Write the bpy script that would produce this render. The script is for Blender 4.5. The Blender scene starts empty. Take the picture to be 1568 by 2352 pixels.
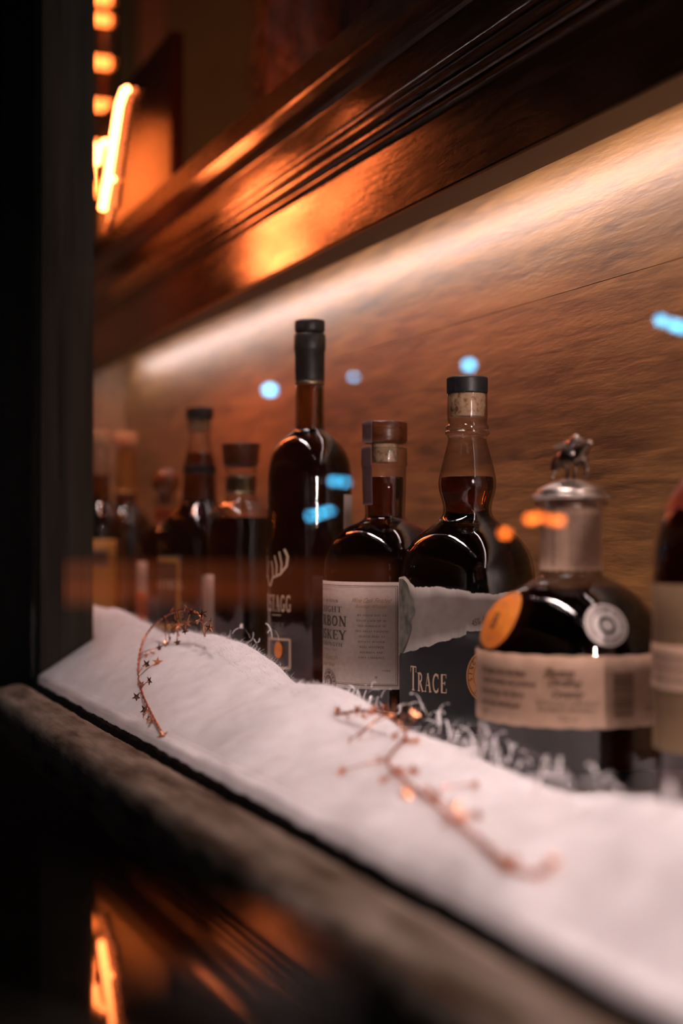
import bpy, bmesh, math, random
from mathutils import Vector, Matrix, noise
random.seed(7)
C = bpy.context.scene.collection
S = bpy.context.scene
PI = math.pi

# ---------------------------------------------------------------- camera
H = 1.20                      # eye height above the pavement
F = 3267.0                    # focal length in pixels of the 1568x2352 frame (50 mm on 24x36)
YAW = math.radians(22.4)      # display front runs along -X, camera turned this far towards the display
cs, sn = math.cos(YAW), math.sin(YAW)
PITCH = math.radians(0.74)
cam_d = bpy.data.cameras.new('camera'); cam = bpy.data.objects.new('camera', cam_d); C.objects.link(cam)
cam.location = (0, 0, H)
fwd = Vector((-cs*math.cos(PITCH), sn*math.cos(PITCH), math.sin(PITCH)))
cam.rotation_euler = fwd.to_track_quat('-Z', 'Y').to_euler()
cam_d.lens = 50; cam_d.sensor_fit = 'VERTICAL'; cam_d.sensor_height = 36; cam_d.sensor_width = 24
cam_d.clip_start = 0.01
cam_d.dof.use_dof = True; cam_d.dof.focus_distance = 1.06; cam_d.dof.aperture_fstop = 3.1
S.camera = cam

# ---------------------------------------------------------------- world, view, lights
w = bpy.data.worlds.new('night'); S.world = w; w.use_nodes = True
w.node_tree.nodes['Background'].inputs[0].default_value = (0.25, 0.9, 0.75, 1)
w.node_tree.nodes['Background'].inputs[1].default_value = 0.0016
S.view_settings.view_transform = 'Standard'; S.view_settings.look = 'None'
S.view_settings.gamma = 1; S.view_settings.use_curve_mapping = False
S.view_settings.exposure = 0.0

LED = (1.0, 0.78, 0.75)
def area(name, loc, direction, sx, sy, power, col, spread=180, up='Y'):
    l = bpy.data.lights.new(name, 'AREA'); l.shape = 'RECTANGLE'; l.size = sx; l.size_y = sy
    l.energy = power; l.color = col; l.spread = math.radians(spread)
    o = bpy.data.objects.new(name, l); C.objects.link(o)
    o.location = (loc[0], loc[1], loc[2]+H)
    z = -Vector(direction).normalized()
    x = Vector((1, 0, 0)) if up == 'Y' else Vector((0, 0, 1))
    x = (x - z*x.dot(z)).normalized(); y = z.cross(x)
    o.rotation_euler = Matrix((x, y, z)).transposed().to_euler()
    return o
area('led_light_behind_fascia', (-1.15, 0.543, 0.276), (0, 0.9, -1), 2.4, 0.008, 1.9, LED, 180)
area('led_light_window_head', (-1.1, 0.29, 0.80), (0, 0.085, -1), 2.4, 0.026, 2.75, LED, 44)
area('led_light_right_jamb', (0.31, 0.40, 0.03), (-1, 0.0, -0.20), 0.40, 0.010, 3.6, LED, 100, 'Z')
area('bar_room_lamp', (-2.6, 1.6, 1.6), (-0.6, 0, -1), 0.5, 0.5, 24.0, (1, 0.45, 0.18), 180)

# ---------------------------------------------------------------- helpers
def at(px, py, d):            # point seen at pixel (px, py) at distance d along the view
    xr = (px-784)/F*d; z = (1218-py)/F*d
    return Vector((-d*cs + xr*sn, d*sn + xr*cs, z+H))
def aty(px, py, y):           # the same, for a given depth plane y of the display
    return at(px, py, F*y/((px+560)*cs))
def tag(o, label=None, cat=None, group=None, kind=None):
    if label: o['label'] = label
    if cat: o['category'] = cat
    if group: o['group'] = group
    if kind: o['kind'] = kind
    return o
def empty(name, loc, rz=0):
    o = bpy.data.objects.new(name, None); C.objects.link(o)
    o.location = loc; o.rotation_euler = (0, 0, rz); o.empty_display_size = 0.02
    return o
def link(name, bm, mat, parent=None, smooth=False):
    me = bpy.data.meshes.new(name); bm.to_mesh(me); bm.free()
    if smooth:
        for p in me.polygons: p.use_smooth = True
    o = bpy.data.objects.new(name, me); C.objects.link(o)
    if mat: me.materials.append(mat)
    if parent: o.parent = parent
    return o
def box(bm, x0, x1, y0, y1, z0, z1):
    v = [bm.verts.new((x, y, z)) for x in (x0, x1) for y in (y0, y1) for z in (z0, z1)]
    for f in ((0,1,3,2), (4,6,7,5), (0,4,5,1), (2,3,7,6), (0,2,6,4), (1,5,7,3)):
        bm.faces.new([v[i] for i in f])
def boxes(name, mat, lst, parent=None):
    bm = bmesh.new()
    for b in lst: box(bm, b[0], b[1], b[2], b[3], b[4]+H, b[5]+H)
    bmesh.ops.recalc_face_normals(bm, faces=bm.faces)
    return link(name, bm, mat, parent)
def extrude_profile(name, mat, prof, x0, x1, parent=None, smooth=False, n=1, jit=0):
    """profile of (y, z) points, closed, run along X"""
    bm = bmesh.new(); rings = []
    for i in range(n+1):
        x = x0+(x1-x0)*i/n
        r = []
        for k, (y, z) in enumerate(prof):
            dy = dz = 0
            if jit:
                q = noise.noise_vector(Vector((x*55, k*3.1, 0))); q2 = noise.noise_vector(Vector((x*260, k*5.3, 4)))
                dy = jit*(q.x+0.5*q2.x); dz = jit*(q.y+0.5*q2.y)
            r.append(bm.verts.new((x, y+dy, z+dz+H)))
        rings.append(r)
    m = len(prof)
    for a, b in zip(rings, rings[1:]):
        for k in range(m): bm.faces.new((a[k], a[(k+1) % m], b[(k+1) % m], b[k]))
    bm.faces.new(rings[0]); bm.faces.new(list(reversed(rings[-1])))
    bmesh.ops.recalc_face_normals(bm, faces=bm.faces)
    return link(name, bm, mat, parent, smooth)
def tube(bm, pts, r, seg=8, closed=False):
    pts = [Vector(p) for p in pts]; n = len(pts); rings = []
    for i, p in enumerate(pts):
        a = pts[(i-1) % n] if (i or closed) else p; b = pts[(i+1) % n] if (i < n-1 or closed) else p
        t = (b-a).normalized()
        u = t.cross(Vector((0.13, 0.2, 1))).normalized(); v = t.cross(u)
        rr = r[i] if isinstance(r, (list, tuple)) else r
        rings.append([bm.verts.new(p+(u*math.cos(2*PI*k/seg)+v*math.sin(2*PI*k/seg))*rr) for k in range(seg)])
    for i in range(n-1+(1 if closed else 0)):
        a = rings[i]; b = rings[(i+1) % n]
        for k in range(seg): bm.faces.new((a[k], a[(k+1) % seg], b[(k+1) % seg], b[k]))
    if not closed:
        bm.faces.new(list(reversed(rings[0]))); bm.faces.new(rings[-1])
def smooth_path(pts, n=6):
    pts = [Vector(p) for p in pts]; out = []
    P = [pts[0]*2-pts[1]] + pts + [pts[-1]*2-pts[-2]]
    for i in range(1, len(P)-2):
        for k in range(n):
            t = k/n; a, b, c, d = P[i-1], P[i], P[i+1], P[i+2]
            out.append(0.5*((2*b)+(c-a)*t+(2*a-5*b+4*c-d)*t*t+(3*b-a-3*c+d)*t**3))
    out.append(pts[-1]); return out

# ---------------------------------------------------------------- materials
def mat(name, col=(0.5, 0.5, 0.5), rough=0.5, metal=0, spec=0.5, coat=0, emit=None, estr=0):
    m = bpy.data.materials.new(name); m.use_nodes = True
    b = m.node_tree.nodes['Principled BSDF']
    b.inputs['Base Color'].default_value = (*col, 1); b.inputs['Roughness'].default_value = rough
    b.inputs['Metallic'].default_value = metal; b.inputs['Specular IOR Level'].default_value = spec
    b.inputs['Coat Weight'].default_value = coat; b.inputs['Coat Roughness'].default_value = 0.15
    if emit:
        b.inputs['Emission Color'].default_value = (*emit, 1); b.inputs['Emission Strength'].default_value = estr
    return m
def vary(m, c1, c2, scale=20, stretch=(1, 1, 1), bump=0.0, detail=6, c3=None, coord='Object', rough=None, dist=0.0):
    nt = m.node_tree; N = nt.nodes; L = nt.links; b = N['Principled BSDF']
    tc = N.new('ShaderNodeTexCoord'); mp = N.new('ShaderNodeMapping'); mp.inputs['Scale'].default_value = stretch
    nz = N.new('ShaderNodeTexNoise'); nz.inputs['Scale'].default_value = scale; nz.inputs['Detail'].default_value = detail
    nz.inputs['Distortion'].default_value = dist
    L.new(tc.outputs[coord], mp.inputs[0]); L.new(mp.outputs[0], nz.inputs['Vector'])
    cr = N.new('ShaderNodeValToRGB'); e = cr.color_ramp.elements
    e[0].position = 0.32; e[1].position = 0.68
    e[0].color = (*c1, 1); e[1].color = (*c2, 1)
    if c3: q = e.new(0.5); q.color = (*c3, 1)
    L.new(nz.outputs[0], cr.inputs[0]); L.new(cr.outputs[0], b.inputs['Base Color'])
    if bump:
        bp = N.new('ShaderNodeBump'); bp.inputs['Strength'].default_value = bump; bp.inputs['Distance'].default_value = 0.001
        L.new(nz.outputs[0], bp.inputs['Height']); L.new(bp.outputs[0], b.inputs['Normal'])
    if rough:
        mr = N.new('ShaderNodeMapRange'); mr.inputs[3].default_value = rough[0]; mr.inputs[4].default_value = rough[1]
        L.new(nz.outputs[0], mr.inputs[0]); L.new(mr.outputs[0], b.inputs['Roughness'])
    return m
def wood(name, dark, light, rough, figure=6, grain=90, bump=0.25, spec=0.5, wave=0.0, gmix=0.42):
    """figured veneer: broad cloudy bands + short fine pores running along X"""
    m = bpy.data.materials.new(name); m.use_nodes = True
    nt = m.node_tree; N = nt.nodes; L = nt.links; b = N['Principled BSDF']
    tc = N.new('ShaderNodeTexCoord')
    def nz(scale, st, det, dist=0.0):
        mp = N.new('ShaderNodeMapping'); mp.inputs['Scale'].default_value = st; L.new(tc.outputs['Object'], mp.inputs[0])
        t = N.new('ShaderNodeTexNoise'); t.inputs['Scale'].default_value = scale; t.inputs['Detail'].default_value = det
        t.inputs['Distortion'].default_value = dist; L.new(mp.outputs[0], t.inputs['Vector']); return t
    a = nz(figure, (0.5, 1, 1.6), 5, 1.2); g = nz(grain, (0.16, 1, 1.5), 4, 0.6); g2 = nz(grain*3, (0.25, 1, 1.2), 2)
    mx = N.new('ShaderNodeMix'); mx.data_type = 'FLOAT'; mx.inputs[0].default_value = gmix
    L.new(a.outputs[0], mx.inputs[2]); L.new(g.outputs[0], mx.inputs[3])
    cr = N.new('ShaderNodeValToRGB'); e = cr.color_ramp.elements
    e[0].position = 0.36; e[1].position = 0.64; e[0].color = (*dark, 1); e[1].color = (*light, 1)
    L.new(mx.outputs[0], cr.inputs[0]); L.new(cr.outputs[0], b.inputs['Base Color'])
    b.inputs['Specular IOR Level'].default_value = spec
    mr = N.new('ShaderNodeMapRange'); mr.inputs[3].default_value = rough-0.08; mr.inputs[4].default_value = rough+0.10
    L.new(g.outputs[0], mr.inputs[0]); L.new(mr.outputs[0], b.inputs['Roughness'])
    ad = N.new('ShaderNodeMath'); ad.operation = 'ADD'; L.new(g.outputs[0], ad.inputs[0]); L.new(g2.outputs[0], ad.inputs[1])
    bp = N.new('ShaderNodeBump'); bp.inputs['Strength'].default_value = bump; bp.inputs['Distance'].default_value = 0.0006
    L.new(ad.outputs[0], bp.inputs['Height'])
    last = bp
    if wave:
        bw = N.new('ShaderNodeBump'); bw.inputs['Strength'].default_value = wave; bw.inputs['Distance'].default_value = 0.01
        L.new(a.outputs[0], bw.inputs['Height']); L.new(bp.outputs[0], bw.inputs['Normal']); last = bw
    L.new(last.outputs[0], b.inputs['Normal'])
    return m
def thin_glass(name, tint=(1, 1, 1), rough=0.0, edge=(0.35, 0.3, 0.26), ior=1.5):
    m = bpy.data.materials.new(name); m.use_nodes = True
    nt = m.node_tree; N = nt.nodes; L = nt.links; N.clear()
    out = N.new('ShaderNodeOutputMaterial'); mx = N.new('ShaderNodeMixShader'); tr = N.new('ShaderNodeBsdfTransparent')
    gl = N.new('ShaderNodeBsdfGlossy'); gl.inputs['Roughness'].default_value = rough
    fr = N.new('ShaderNodeFresnel'); ge = N.new('ShaderNodeNewGeometry'); im = N.new('ShaderNodeMapRange')
    im.inputs[3].default_value = ior; im.inputs[4].default_value = 1/ior      # same reflectance from both faces of the thin wall
    L.new(ge.outputs['Backfacing'], im.inputs[0]); L.new(im.outputs[0], fr.inputs[0])
    L.new(fr.outputs[0], mx.inputs[0]); L.new(tr.outputs[0], mx.inputs[1]); L.new(gl.outputs[0], mx.inputs[2])
    if edge:
        lw = N.new('ShaderNodeLayerWeight'); lw.inputs[0].default_value = 0.25
        cm = N.new('ShaderNodeMix'); cm.data_type = 'RGBA'
        cm.inputs[6].default_value = (*tint, 1); cm.inputs[7].default_value = (*edge, 1)
        L.new(lw.outputs['Facing'], cm.inputs[0]); L.new(cm.outputs[2], tr.inputs[0])
    else: tr.inputs[0].default_value = (*tint, 1)
    L.new(mx.outputs[0], out.inputs[0])
    return m
def spirit(name, sigma):
    m = bpy.data.materials.new(name); m.use_nodes = True
    nt = m.node_tree; N = nt.nodes; L = nt.links; N.clear()
    out = N.new('ShaderNodeOutputMaterial'); gl = N.new('ShaderNodeBsdfGlass'); gl.inputs['IOR'].default_value = 1.36
    gl.inputs['Roughness'].default_value = 0.0
    va = N.new('ShaderNodeVolumeAbsorption'); D = max(sigma)*1.05; va.inputs['Density'].default_value = D
    va.inputs['Color'].default_value = (*[1-s/D for s in sigma], 1)
    L.new(gl.outputs[0], out.inputs[0]); L.new(va.outputs[0], out.inputs['Volume'])
    return m
M = {}
M['wall_wood'] = wood('figured_brown_veneer', (0.14, 0.060, 0.014), (0.50, 0.235, 0.060), 0.48, 5, 95, 0.7, 0.8, 0.3, 0.55)
_b = M['wall_wood'].node_tree.nodes['Principled BSDF']; _b.inputs['Coat Weight'].default_value = 1.0; _b.inputs['Coat Roughness'].default_value = 0.46
M['cornice_wood'] = wood('dark_varnished_wood', (0.011, 0.005, 0.0025), (0.026, 0.011, 0.005), 0.165, 7, 110, 0.25, 0.42, 0.03)
M['edge_wood'] = wood('brown_edge_wood', (0.085, 0.045, 0.016), (0.12, 0.064, 0.022), 0.6)
M['post'] = vary(mat('worn_black_paint', rough=0.5, spec=0.06), (0.001, 0.0022, 0.002), (0.003, 0.0045, 0.004), 30, (1, 1, 0.12), 0.4)
M['jamb'] = vary(mat('scuffed_grey_brown_paint', rough=0.6, spec=0.12), (0.018, 0.015, 0.011), (0.060, 0.050, 0.037), 45, (1, 2, 0.10), 0.5)
M['sill'] = vary(mat('weathered_wood_sill', rough=0.75), (0.22, 0.14, 0.09), (0.95, 0.78, 0.64), 26, (0.5, 3, 3), 0.9, 8)
M['putty'] = mat('black_cracked_putty', (0.004, 0.004, 0.004), 0.8)
M['black'] = mat('near_black_paint', (0.006, 0.008, 0.007), 0.5)
M['glass_pane'] = thin_glass('window_glass', (0.97, 0.98, 0.98), 0.0, None, 1.5)
M['bottle_glass'] = thin_glass('clear_bottle_glass', (0.97, 0.96, 0.94), 0.02, (0.30, 0.24, 0.19), 1.6)
M['bourbon'] = spirit('amber_bourbon', (50, 80, 150))
M['bourbon_dark'] = spirit('dark_bourbon', (56, 98, 185))
M['blackcap'] = vary(mat('black_plastic_cap', rough=0.42), (0.012, 0.013, 0.013), (0.028, 0.028, 0.027), 200)
M['cork'] = vary(mat('cork', rough=0.9), (0.20, 0.10, 0.045), (0.62, 0.42, 0.27), 240, (1, 1, 1), 0.3, 3, (0.55, 0.36, 0.22))
M['capwood'] = wood('polished_brown_cap_wood', (0.06, 0.014, 0.005), (0.17, 0.05, 0.015), 0.3, 60, 500, 0.2)
M['paper'] = vary(mat('cream_label_paper', rough=0.75), (0.62, 0.50, 0.44), (0.70, 0.58, 0.51), 300, (1, 1, 1), 0.1)
M['paper_grey'] = vary(mat('grey_torn_label_paper', rough=0.8), (0.50, 0.44, 0.40), (0.60, 0.53, 0.48), 120, (1, 1, 1), 0.1)
M['paper_tan'] = vary(mat('tan_label_paper', rough=0.8), (0.56, 0.36, 0.25), (0.66, 0.44, 0.32), 90, (1, 1, 1), 0.1)
M['paper_brown'] = mat('taupe_label_paper', (0.28, 0.17, 0.09), 0.8)
M['ink'] = mat('dark_ink', (0.035, 0.030, 0.022), 0.7)
M['ink_olive'] = mat('olive_shadow_ink', (0.25, 0.20, 0.12), 0.7)
M['ink_gold'] = mat('gold_ink', (0.38, 0.22, 0.08), 0.5, 0.2)
M['ink_brown'] = mat('brown_ink', (0.12, 0.06, 0.03), 0.6)
M['ink_soft'] = mat('soft_brown_ink', (0.19, 0.12, 0.07), 0.7)
M['print_cream'] = mat('cream_print', (0.62, 0.45, 0.32), 0.6)
M['print_grey'] = mat('grey_print', (0.17, 0.14, 0.10), 0.6)
M['black_label'] = vary(mat('slate_black_label', rough=0.5), (0.020, 0.024, 0.026), (0.045, 0.050, 0.052), 8, (1, 1, 0.3))
M['bison'] = vary(mat('bison_drawing_grey', rough=0.8), (0.06, 0.065, 0.05), (0.22, 0.21, 0.17), 130, (1, 1, 1), 0, 8)
M['orange_seal'] = vary(mat('orange_seal', rough=0.45), (0.78, 0.19, 0.02), (1.0, 0.33, 0.04), 120)
M['copper_seal'] = mat('copper_seal', (0.62, 0.27, 0.09), 0.45, 0.1)
M['white_seal'] = mat('pale_grey_seal', (0.66, 0.58, 0.55), 0.7)
M['silver'] = mat('brushed_pewter', (0.60, 0.52, 0.47), 0.28, 1)
M['pewter_dark'] = vary(mat('dark_pewter', rough=0.35, metal=1), (0.08, 0.05, 0.035), (0.30, 0.22, 0.17), 150)
M['tape'] = mat('mauve_paper_tape', (0.16, 0.09, 0.09), 0.6)
M['foil'] = mat('dull_gold_foil', (0.32, 0.25, 0.15), 0.35, 0.9)
M['red_label'] = mat('orange_red_neck_label', (0.55, 0.13, 0.05), 0.6)
M['yellow_label'] = vary(mat('mustard_yellow_label', rough=0.6), (0.48, 0.21, 0.03), (0.60, 0.28, 0.05), 40)
M['cream_wax'] = mat('cream_stopper', (0.72, 0.44, 0.24), 0.5)
M['yellow_foil'] = mat('yellow_neck_foil', (0.55, 0.29, 0.07), 0.4, 0.3)
M['red_wax'] = mat('red_wax', (0.30, 0.04, 0.02), 0.3)
M['amber_ball'] = mat('varnished_wood_ball', (0.22, 0.075, 0.025), 0.2)
M['copper'] = vary(mat('copper_foil', rough=0.25, metal=1), (0.55, 0.20, 0.09), (0.80, 0.36, 0.20), 300)
M['snow'] = vary(mat('white_cotton_batting', rough=1.0, spec=0.05), (0.78, 0.73, 0.74), (0.88, 0.84, 0.86), 60)
_b = M['snow'].node_tree.nodes['Principled BSDF']; _b.inputs['Subsurface Weight'].default_value = 0.7; _b.inputs['Subsurface Radius'].default_value = (1, 0.85, 0.85); _b.inputs['Subsurface Scale'].default_value = 0.012
M['fibre'] = mat('white_cotton_fibre', (0.84, 0.80, 0.81), 0.9, 0, 0.1)
M['shred'] = mat('clear_iridescent_shred', (0.75, 0.72, 0.72), 0.15, 0.0, 0.8)
M['brown_wall'] = vary(mat('brown_plaster', rough=0.8), (0.10, 0.055, 0.03), (0.14, 0.08, 0.045), 3)
M['table'] = mat('polished_black_stone', (0.006, 0.005, 0.004), 0.03, 0, 0.3)
M['aluminium'] = mat('aluminium_channel', (0.35, 0.35, 0.35), 0.4, 0.8)
NEON = (1.0, 0.185, 0.045)
M['neon'] = mat('orange_neon_gas', (0, 0, 0), 0.3, emit=NEON, estr=56)
M['neon_soft'] = mat('orange_sign_tube', (0, 0, 0), 0.3, emit=(1, 0.17, 0.03), estr=13)
M['diode'] = mat('white_diode', (0, 0, 0), 0.3, emit=LED, estr=60)
M['blue_bulb'] = mat('blue_white_bulb', (0, 0, 0), 0.3, emit=(0.09, 0.60, 1.0), estr=30)
M['orange_bulb'] = mat('orange_bulb', (0, 0, 0), 0.3, emit=(1.0, 0.17, 0.02), estr=30)

# ---------------------------------------------------------------- setting
YG = 0.25                                   # plane of the window glass
FLOOR = -0.172
X0, X1 = -2.39, 0.36
tag(boxes('floor', M['edge_wood'], [(X0, X1, 0.262, 0.585, FLOOR-0.03, FLOOR)]), kind='structure')
tag(boxes('ground', mat('dark_pavement', (0.02, 0.02, 0.02), 0.8), [(-6, 4, -6, 0.2, -H-0.02, -H)]), kind='structure')
# back panel: two veneered boards with an open joint
def back_board(z0, z1, xo):
    bm = bmesh.new(); box(bm, X0, X1, 0.585, 0.605, z0+H, z1+H)
    bmesh.ops.recalc_face_normals(bm, faces=bm.faces)
    bmesh.ops.bevel(bm, geom=[e for e in bm.edges if all(abs(v.co.y-0.585) < 1e-5 for v in e.verts)], offset=0.0012, segments=2)
    return bm
tag(link('wall_back', back_board(FLOOR, 0.1862, 0), M['wall_wood']), kind='structure')
tag(link('wall_back_upper', back_board(0.1868, 0.44, 1), M['wall_wood']), kind='structure')
tag(boxes('wall_left', M['wall_wood'], [(X0-0.02, X0, 0.32, 0.60, FLOOR, 0.44)]), kind='structure')
tag(boxes('wall_right', M['wall_wood'], [(X1, X1+0.02, 0.262, 0.60, FLOOR, 0.60)]), kind='structure')
# fascia and cornice above the bottles
XN = 0.36
tag(boxes('trim_1', M['edge_wood'], [(X0, XN, 0.502, 0.535, 0.2675, 0.2700)]), kind='structure')     # underside strip
tag(boxes('trim_2', M['cornice_wood'], [(X0, XN, 0.5005, 0.535, 0.2705, 0.335)]), kind='structure')  # fascia board
bead = [(0.505, 0.3300)]
def arc(cy, cz, r, a0, a1, n=7): return [(cy+r*math.cos(math.radians(a0+(a1-a0)*k/n)), cz+r*math.sin(math.radians(a0+(a1-a0)*k/n))) for k in range(n+1)]
bead += arc(0.4990, 0.3350, 0.0040, 260, 110)
bead += arc(0.4960, 0.3435, 0.0052, 255, 105)
bead += arc(0.4940, 0.3535, 0.0052, 255, 105)
bead += arc(0.4935, 0.3625, 0.0040, 250, 120)
bead += [(0.4905, 0.3680), (0.4905, 0.3925), (0.530, 0.3925), (0.530, 0.3300)]
tag(extrude_profile('trim_3', M['cornice_wood'], bead, X0, XN), kind='structure')
crown = [(0.4900, 0.3930), (0.4860, 0.3945), (0.4790, 0.4020)] + [(0.4745, 0.4085), (0.4735, 0.4115), (0.4728, 0.4365), (0.4740, 0.4380), (0.640, 0.4380), (0.640, 0.3930)]
tag(extrude_profile('trim_4', M['cornice_wood'], crown, X0, XN), kind='structure')

# window post, jamb, pane, sill
XP = -1.389
tag(boxes('trim_5', M['post'], [(XP-0.07, XP, 0.2186, 0.2470, -0.20, 1.0), (XP-0.07, XP-0.004, 0.2470, 0.2560, -0.20, 1.0)]), kind='structure')
tag(boxes('trim_6', M['jamb'], [(XP-0.07, XP+0.0005, 0.2565, 0.3080, -0.165, 1.0)]), kind='structure')
pane = boxes('window_1', M['glass_pane'], [(XP-0.003, 0.30, 0.2480, 0.2520, -0.156, 1.0)]); tag(pane, kind='structure')
pane2 = boxes('window_2', M['glass_pane'], [(-3.2, XP-0.067, 0.2480, 0.2520, -0.156, 1.0)]); tag(pane2, kind='structure')
sill = [(0.2440, -0.156), (0.2425, -0.1500), (0.2380, -0.1478), (0.2310, -0.1480), (0.2240, -0.1500), (0.2140, -0.1520), (0.2085, -0.1545), (0.2060, -0.1600),
        (0.2060, -0.190), (0.2440, -0.190)]
tag(extrude_profile('trim_7', M['sill'], sill, XP-0.05, 0.30, smooth=True, n=900, jit=0.0009), kind='structure')
putty = [(0.2475, -0.158), (0.2475, -0.1445), (0.2450, -0.1460), (0.2430, -0.1500), (0.2430, -0.158)]
tag(extrude_profile('trim_8', M['putty'], putty, XP, 0.30, smooth=False, n=700, jit=0.0012), kind='structure')
tag(boxes('wall_front', M['black'], [(-3.2, 0.30, 0.2150, 0.260, -H, -0.1905)]), kind='structure')
tag(boxes('trim_9', M['black'], [(-3.2, XP-0.05, 0.2150, 0.2470, -0.190, -0.156)]), kind='structure')

# bar room behind the cornice
tag(boxes('wall_bar', M['brown_wall'], [(-4.6, -4.5, 0.30, 4.0, -0.2, 3.2)]), kind='structure')
tag(boxes('trim_10', mat('dark_red_brown_paint', (0.16, 0.022, 0.006), 0.5), [(-4.498, -4.46, 1.13, 1.22, -0.2, 3.2)]), kind='structure')
tag(boxes('trim_11', mat('dark_brown_brace', (0.025, 0.014, 0.008), 0.6), [(-4.498, -4.47, 1.065, 1.125, 1.30, 3.2)]), kind='structure')

# ---------------------------------------------------------------- bottles
class Bottle:
    def __init__(s, name, px, d, label, group, seg=72):
        s.d = d; s.px = px; s.k = d/F
        p = at(px, 1218, d); s.c = p
        v = Vector((-p.x, -p.y)).normalized(); s.rz = math.atan2(v.x, -v.y)
        s.root = empty(name, (p.x, p.y, FLOOR+H), s.rz); tag(s.root, label, 'bottle', group)
        s.seg = seg; s.prof = None
    def z(s, y, phi=None, r=0):               # local height for pixel row y (on the axis, or on the surface at phi)
        dd = s.d if phi is None else s.d - r*math.cos(math.radians(phi))
        return (1218-y)/F*dd - FLOOR
    def lathe(s, name, prof, m, seg=None, parent=None, ribs=0, cap=True, zabs=False):
        seg = seg or s.seg; bm = bmesh.new(); rings = []
        for (y, hw) in prof:
            zz = s.z(y); r = hw*s.k; ring = []
            for k in range(seg):
                a = 2*PI*k/seg; rr = r*(1-(ribs if (k % 2) else 0))
                ring.append(bm.verts.new((rr*math.sin(a), -rr*math.cos(a), zz)))
            rings.append(ring)
        for a, b in zip(rings, rings[1:]):
            for k in range(seg): bm.faces.new((a[k], a[(k+1) % seg], b[(k+1) % seg], b[k]))
        if cap: bm.faces.new(rings[0]); bm.faces.new(list(reversed(rings[-1])))
        bmesh.ops.recalc_face_normals(bm, faces=bm.faces)
        o = link(name, bm, m, parent or s.root, True)
        if cap:
            o.data.polygons[len(o.data.polygons)-1].use_smooth = False; o.data.polygons[len(o.data.polygons)-2].use_smooth = False
        return o
    def body(s, prof, base_hw):
        yb = 1218 + (-FLOOR)*F/s.d
        s.prof = prof + [(yb-12, base_hw), (yb-4, base_hw-3), (yb-0.5, base_hw-12)]
        P = []                                  # resample smoothly
        for (a, b) in zip(s.prof, s.prof[1:]): P.append(a)
        P.append(s.prof[-1])
        s.P = catmull(P)
        o = s.lathe('glass', s.P, M['bottle_glass']); return o
    def rad(s, z):                            # outer radius at local height z
        y = 1218-(z+FLOOR)*F/s.d
        for (a, b) in zip(s.P, s.P[1:]):
            if a[0] <= y <= b[0]: return (a[1]+(b[1]-a[1])*(y-a[0])/max(1e-6, b[0]-a[0]))*s.k
        return (s.P[0] if y < s.P[0][0] else s.P[-1])[1]*s.k
    def liquid(s, level, m, wall=1.8):
        wall = wall/1000/s.k
        P = [(y, hw-wall) for (y, hw) in s.P if y > level+2]
        hw = s.rad(s.z(level))/s.k-wall
        P = [(level, hw*0.5), (level, hw*0.97), (level+1.5, hw)]+P
        P = P[:-2]+[(P[-1][0]-8, P[-2][1]-1), (P[-1][0]-5, P[-2][1]-14)]
        return s.lathe('bourbon', P, m)
    def surf(s, u, z, off, R=None):           # u in metres of arc from the side that faces the window visitor
        r = (R or s.rad(z)); a = u/r
        e = 0.0005
        dr = 0 if R else (s.rad(z+e)-s.rad(z-e))/(2*e)
        n = Vector((math.sin(a), -math.cos(a), -dr)).normalized()
        return Vector((r*math.sin(a), -r*math.cos(a), z)) + n*off
    def sheet(s, name, phi0, phi1, ztop, zbot, m, off=0.0004, R=None, nu=60, nz=4, parent=None, thick=0.00025):
        """paper label between two angles; ztop/zbot are functions of angle (deg)"""
        bm = bmesh.new(); g = []
        for i in range(nu+1):
            ph = phi0+(phi1-phi0)*i/nu; t = ztop(ph) if callable(ztop) else ztop; b = zbot(ph) if callable(zbot) else zbot
            col = []
            for k in range(nz+1):
                z = t+(b-t)*k/nz; r = R or s.rad(z)
                col.append(bm.verts.new(s.surf(math.radians(ph)*r, z, off, R)))
            g.append(col)
        for i in range(nu):
            for k in range(nz): bm.faces.new((g[i][k], g[i+1][k], g[i+1][k+1], g[i][k+1]))
        ret = bmesh.ops.solidify(bm, geom=bm.faces[:], thickness=thick)
        return link(name, bm, m, parent or s.root, True)
    def stamp(s, name, flat, m, phi, z, w, h, parent, off=0.0008, rot=0, R=None, shear=0, step=0.0025, th=None):
        """flat: bmesh in the xy plane; scaled to w x h metres and wrapped on the glass round (phi, z)"""
        xs = [v.co.x for v in flat.verts]; ys = [v.co.y for v in flat.verts]
        if not xs: flat.free(); return None
        cx, cy = (min(xs)+max(xs))/2, (min(ys)+max(ys))/2; sx = w/max(1e-9, max(xs)-min(xs)); sy = h/max(1e-9, max(ys)-min(ys))
        for v in flat.verts:
            x, y = (v.co.x-cx)*sx, (v.co.y-cy)*sy; x += shear*y
            v.co = (x*math.cos(rot)-y*math.sin(rot), x*math.sin(rot)+y*math.cos(rot), 0)
        x = -w/2
        while x < w/2:
            bmesh.ops.bisect_plane(flat, geom=flat.verts[:]+flat.edges[:]+flat.faces[:], plane_co=(x, 0, 0), plane_no=(1, 0, 0)); x += step
        R0 = R or s.rad(z); u0 = math.radians(phi)*R0
        e = 0.0005; sl = 1.0 if R else math.sqrt(1+((s.rad(z+e)-s.rad(z-e))/(2*e))**2)
        for v in flat.verts:
            zz = z+v.co.y/sl; rr = R or s.rad(zz)
            v.co = s.surf(math.radians(phi)*rr+v.co.x, zz, off, R)
        return link(name, flat, m, parent, False)
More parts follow.
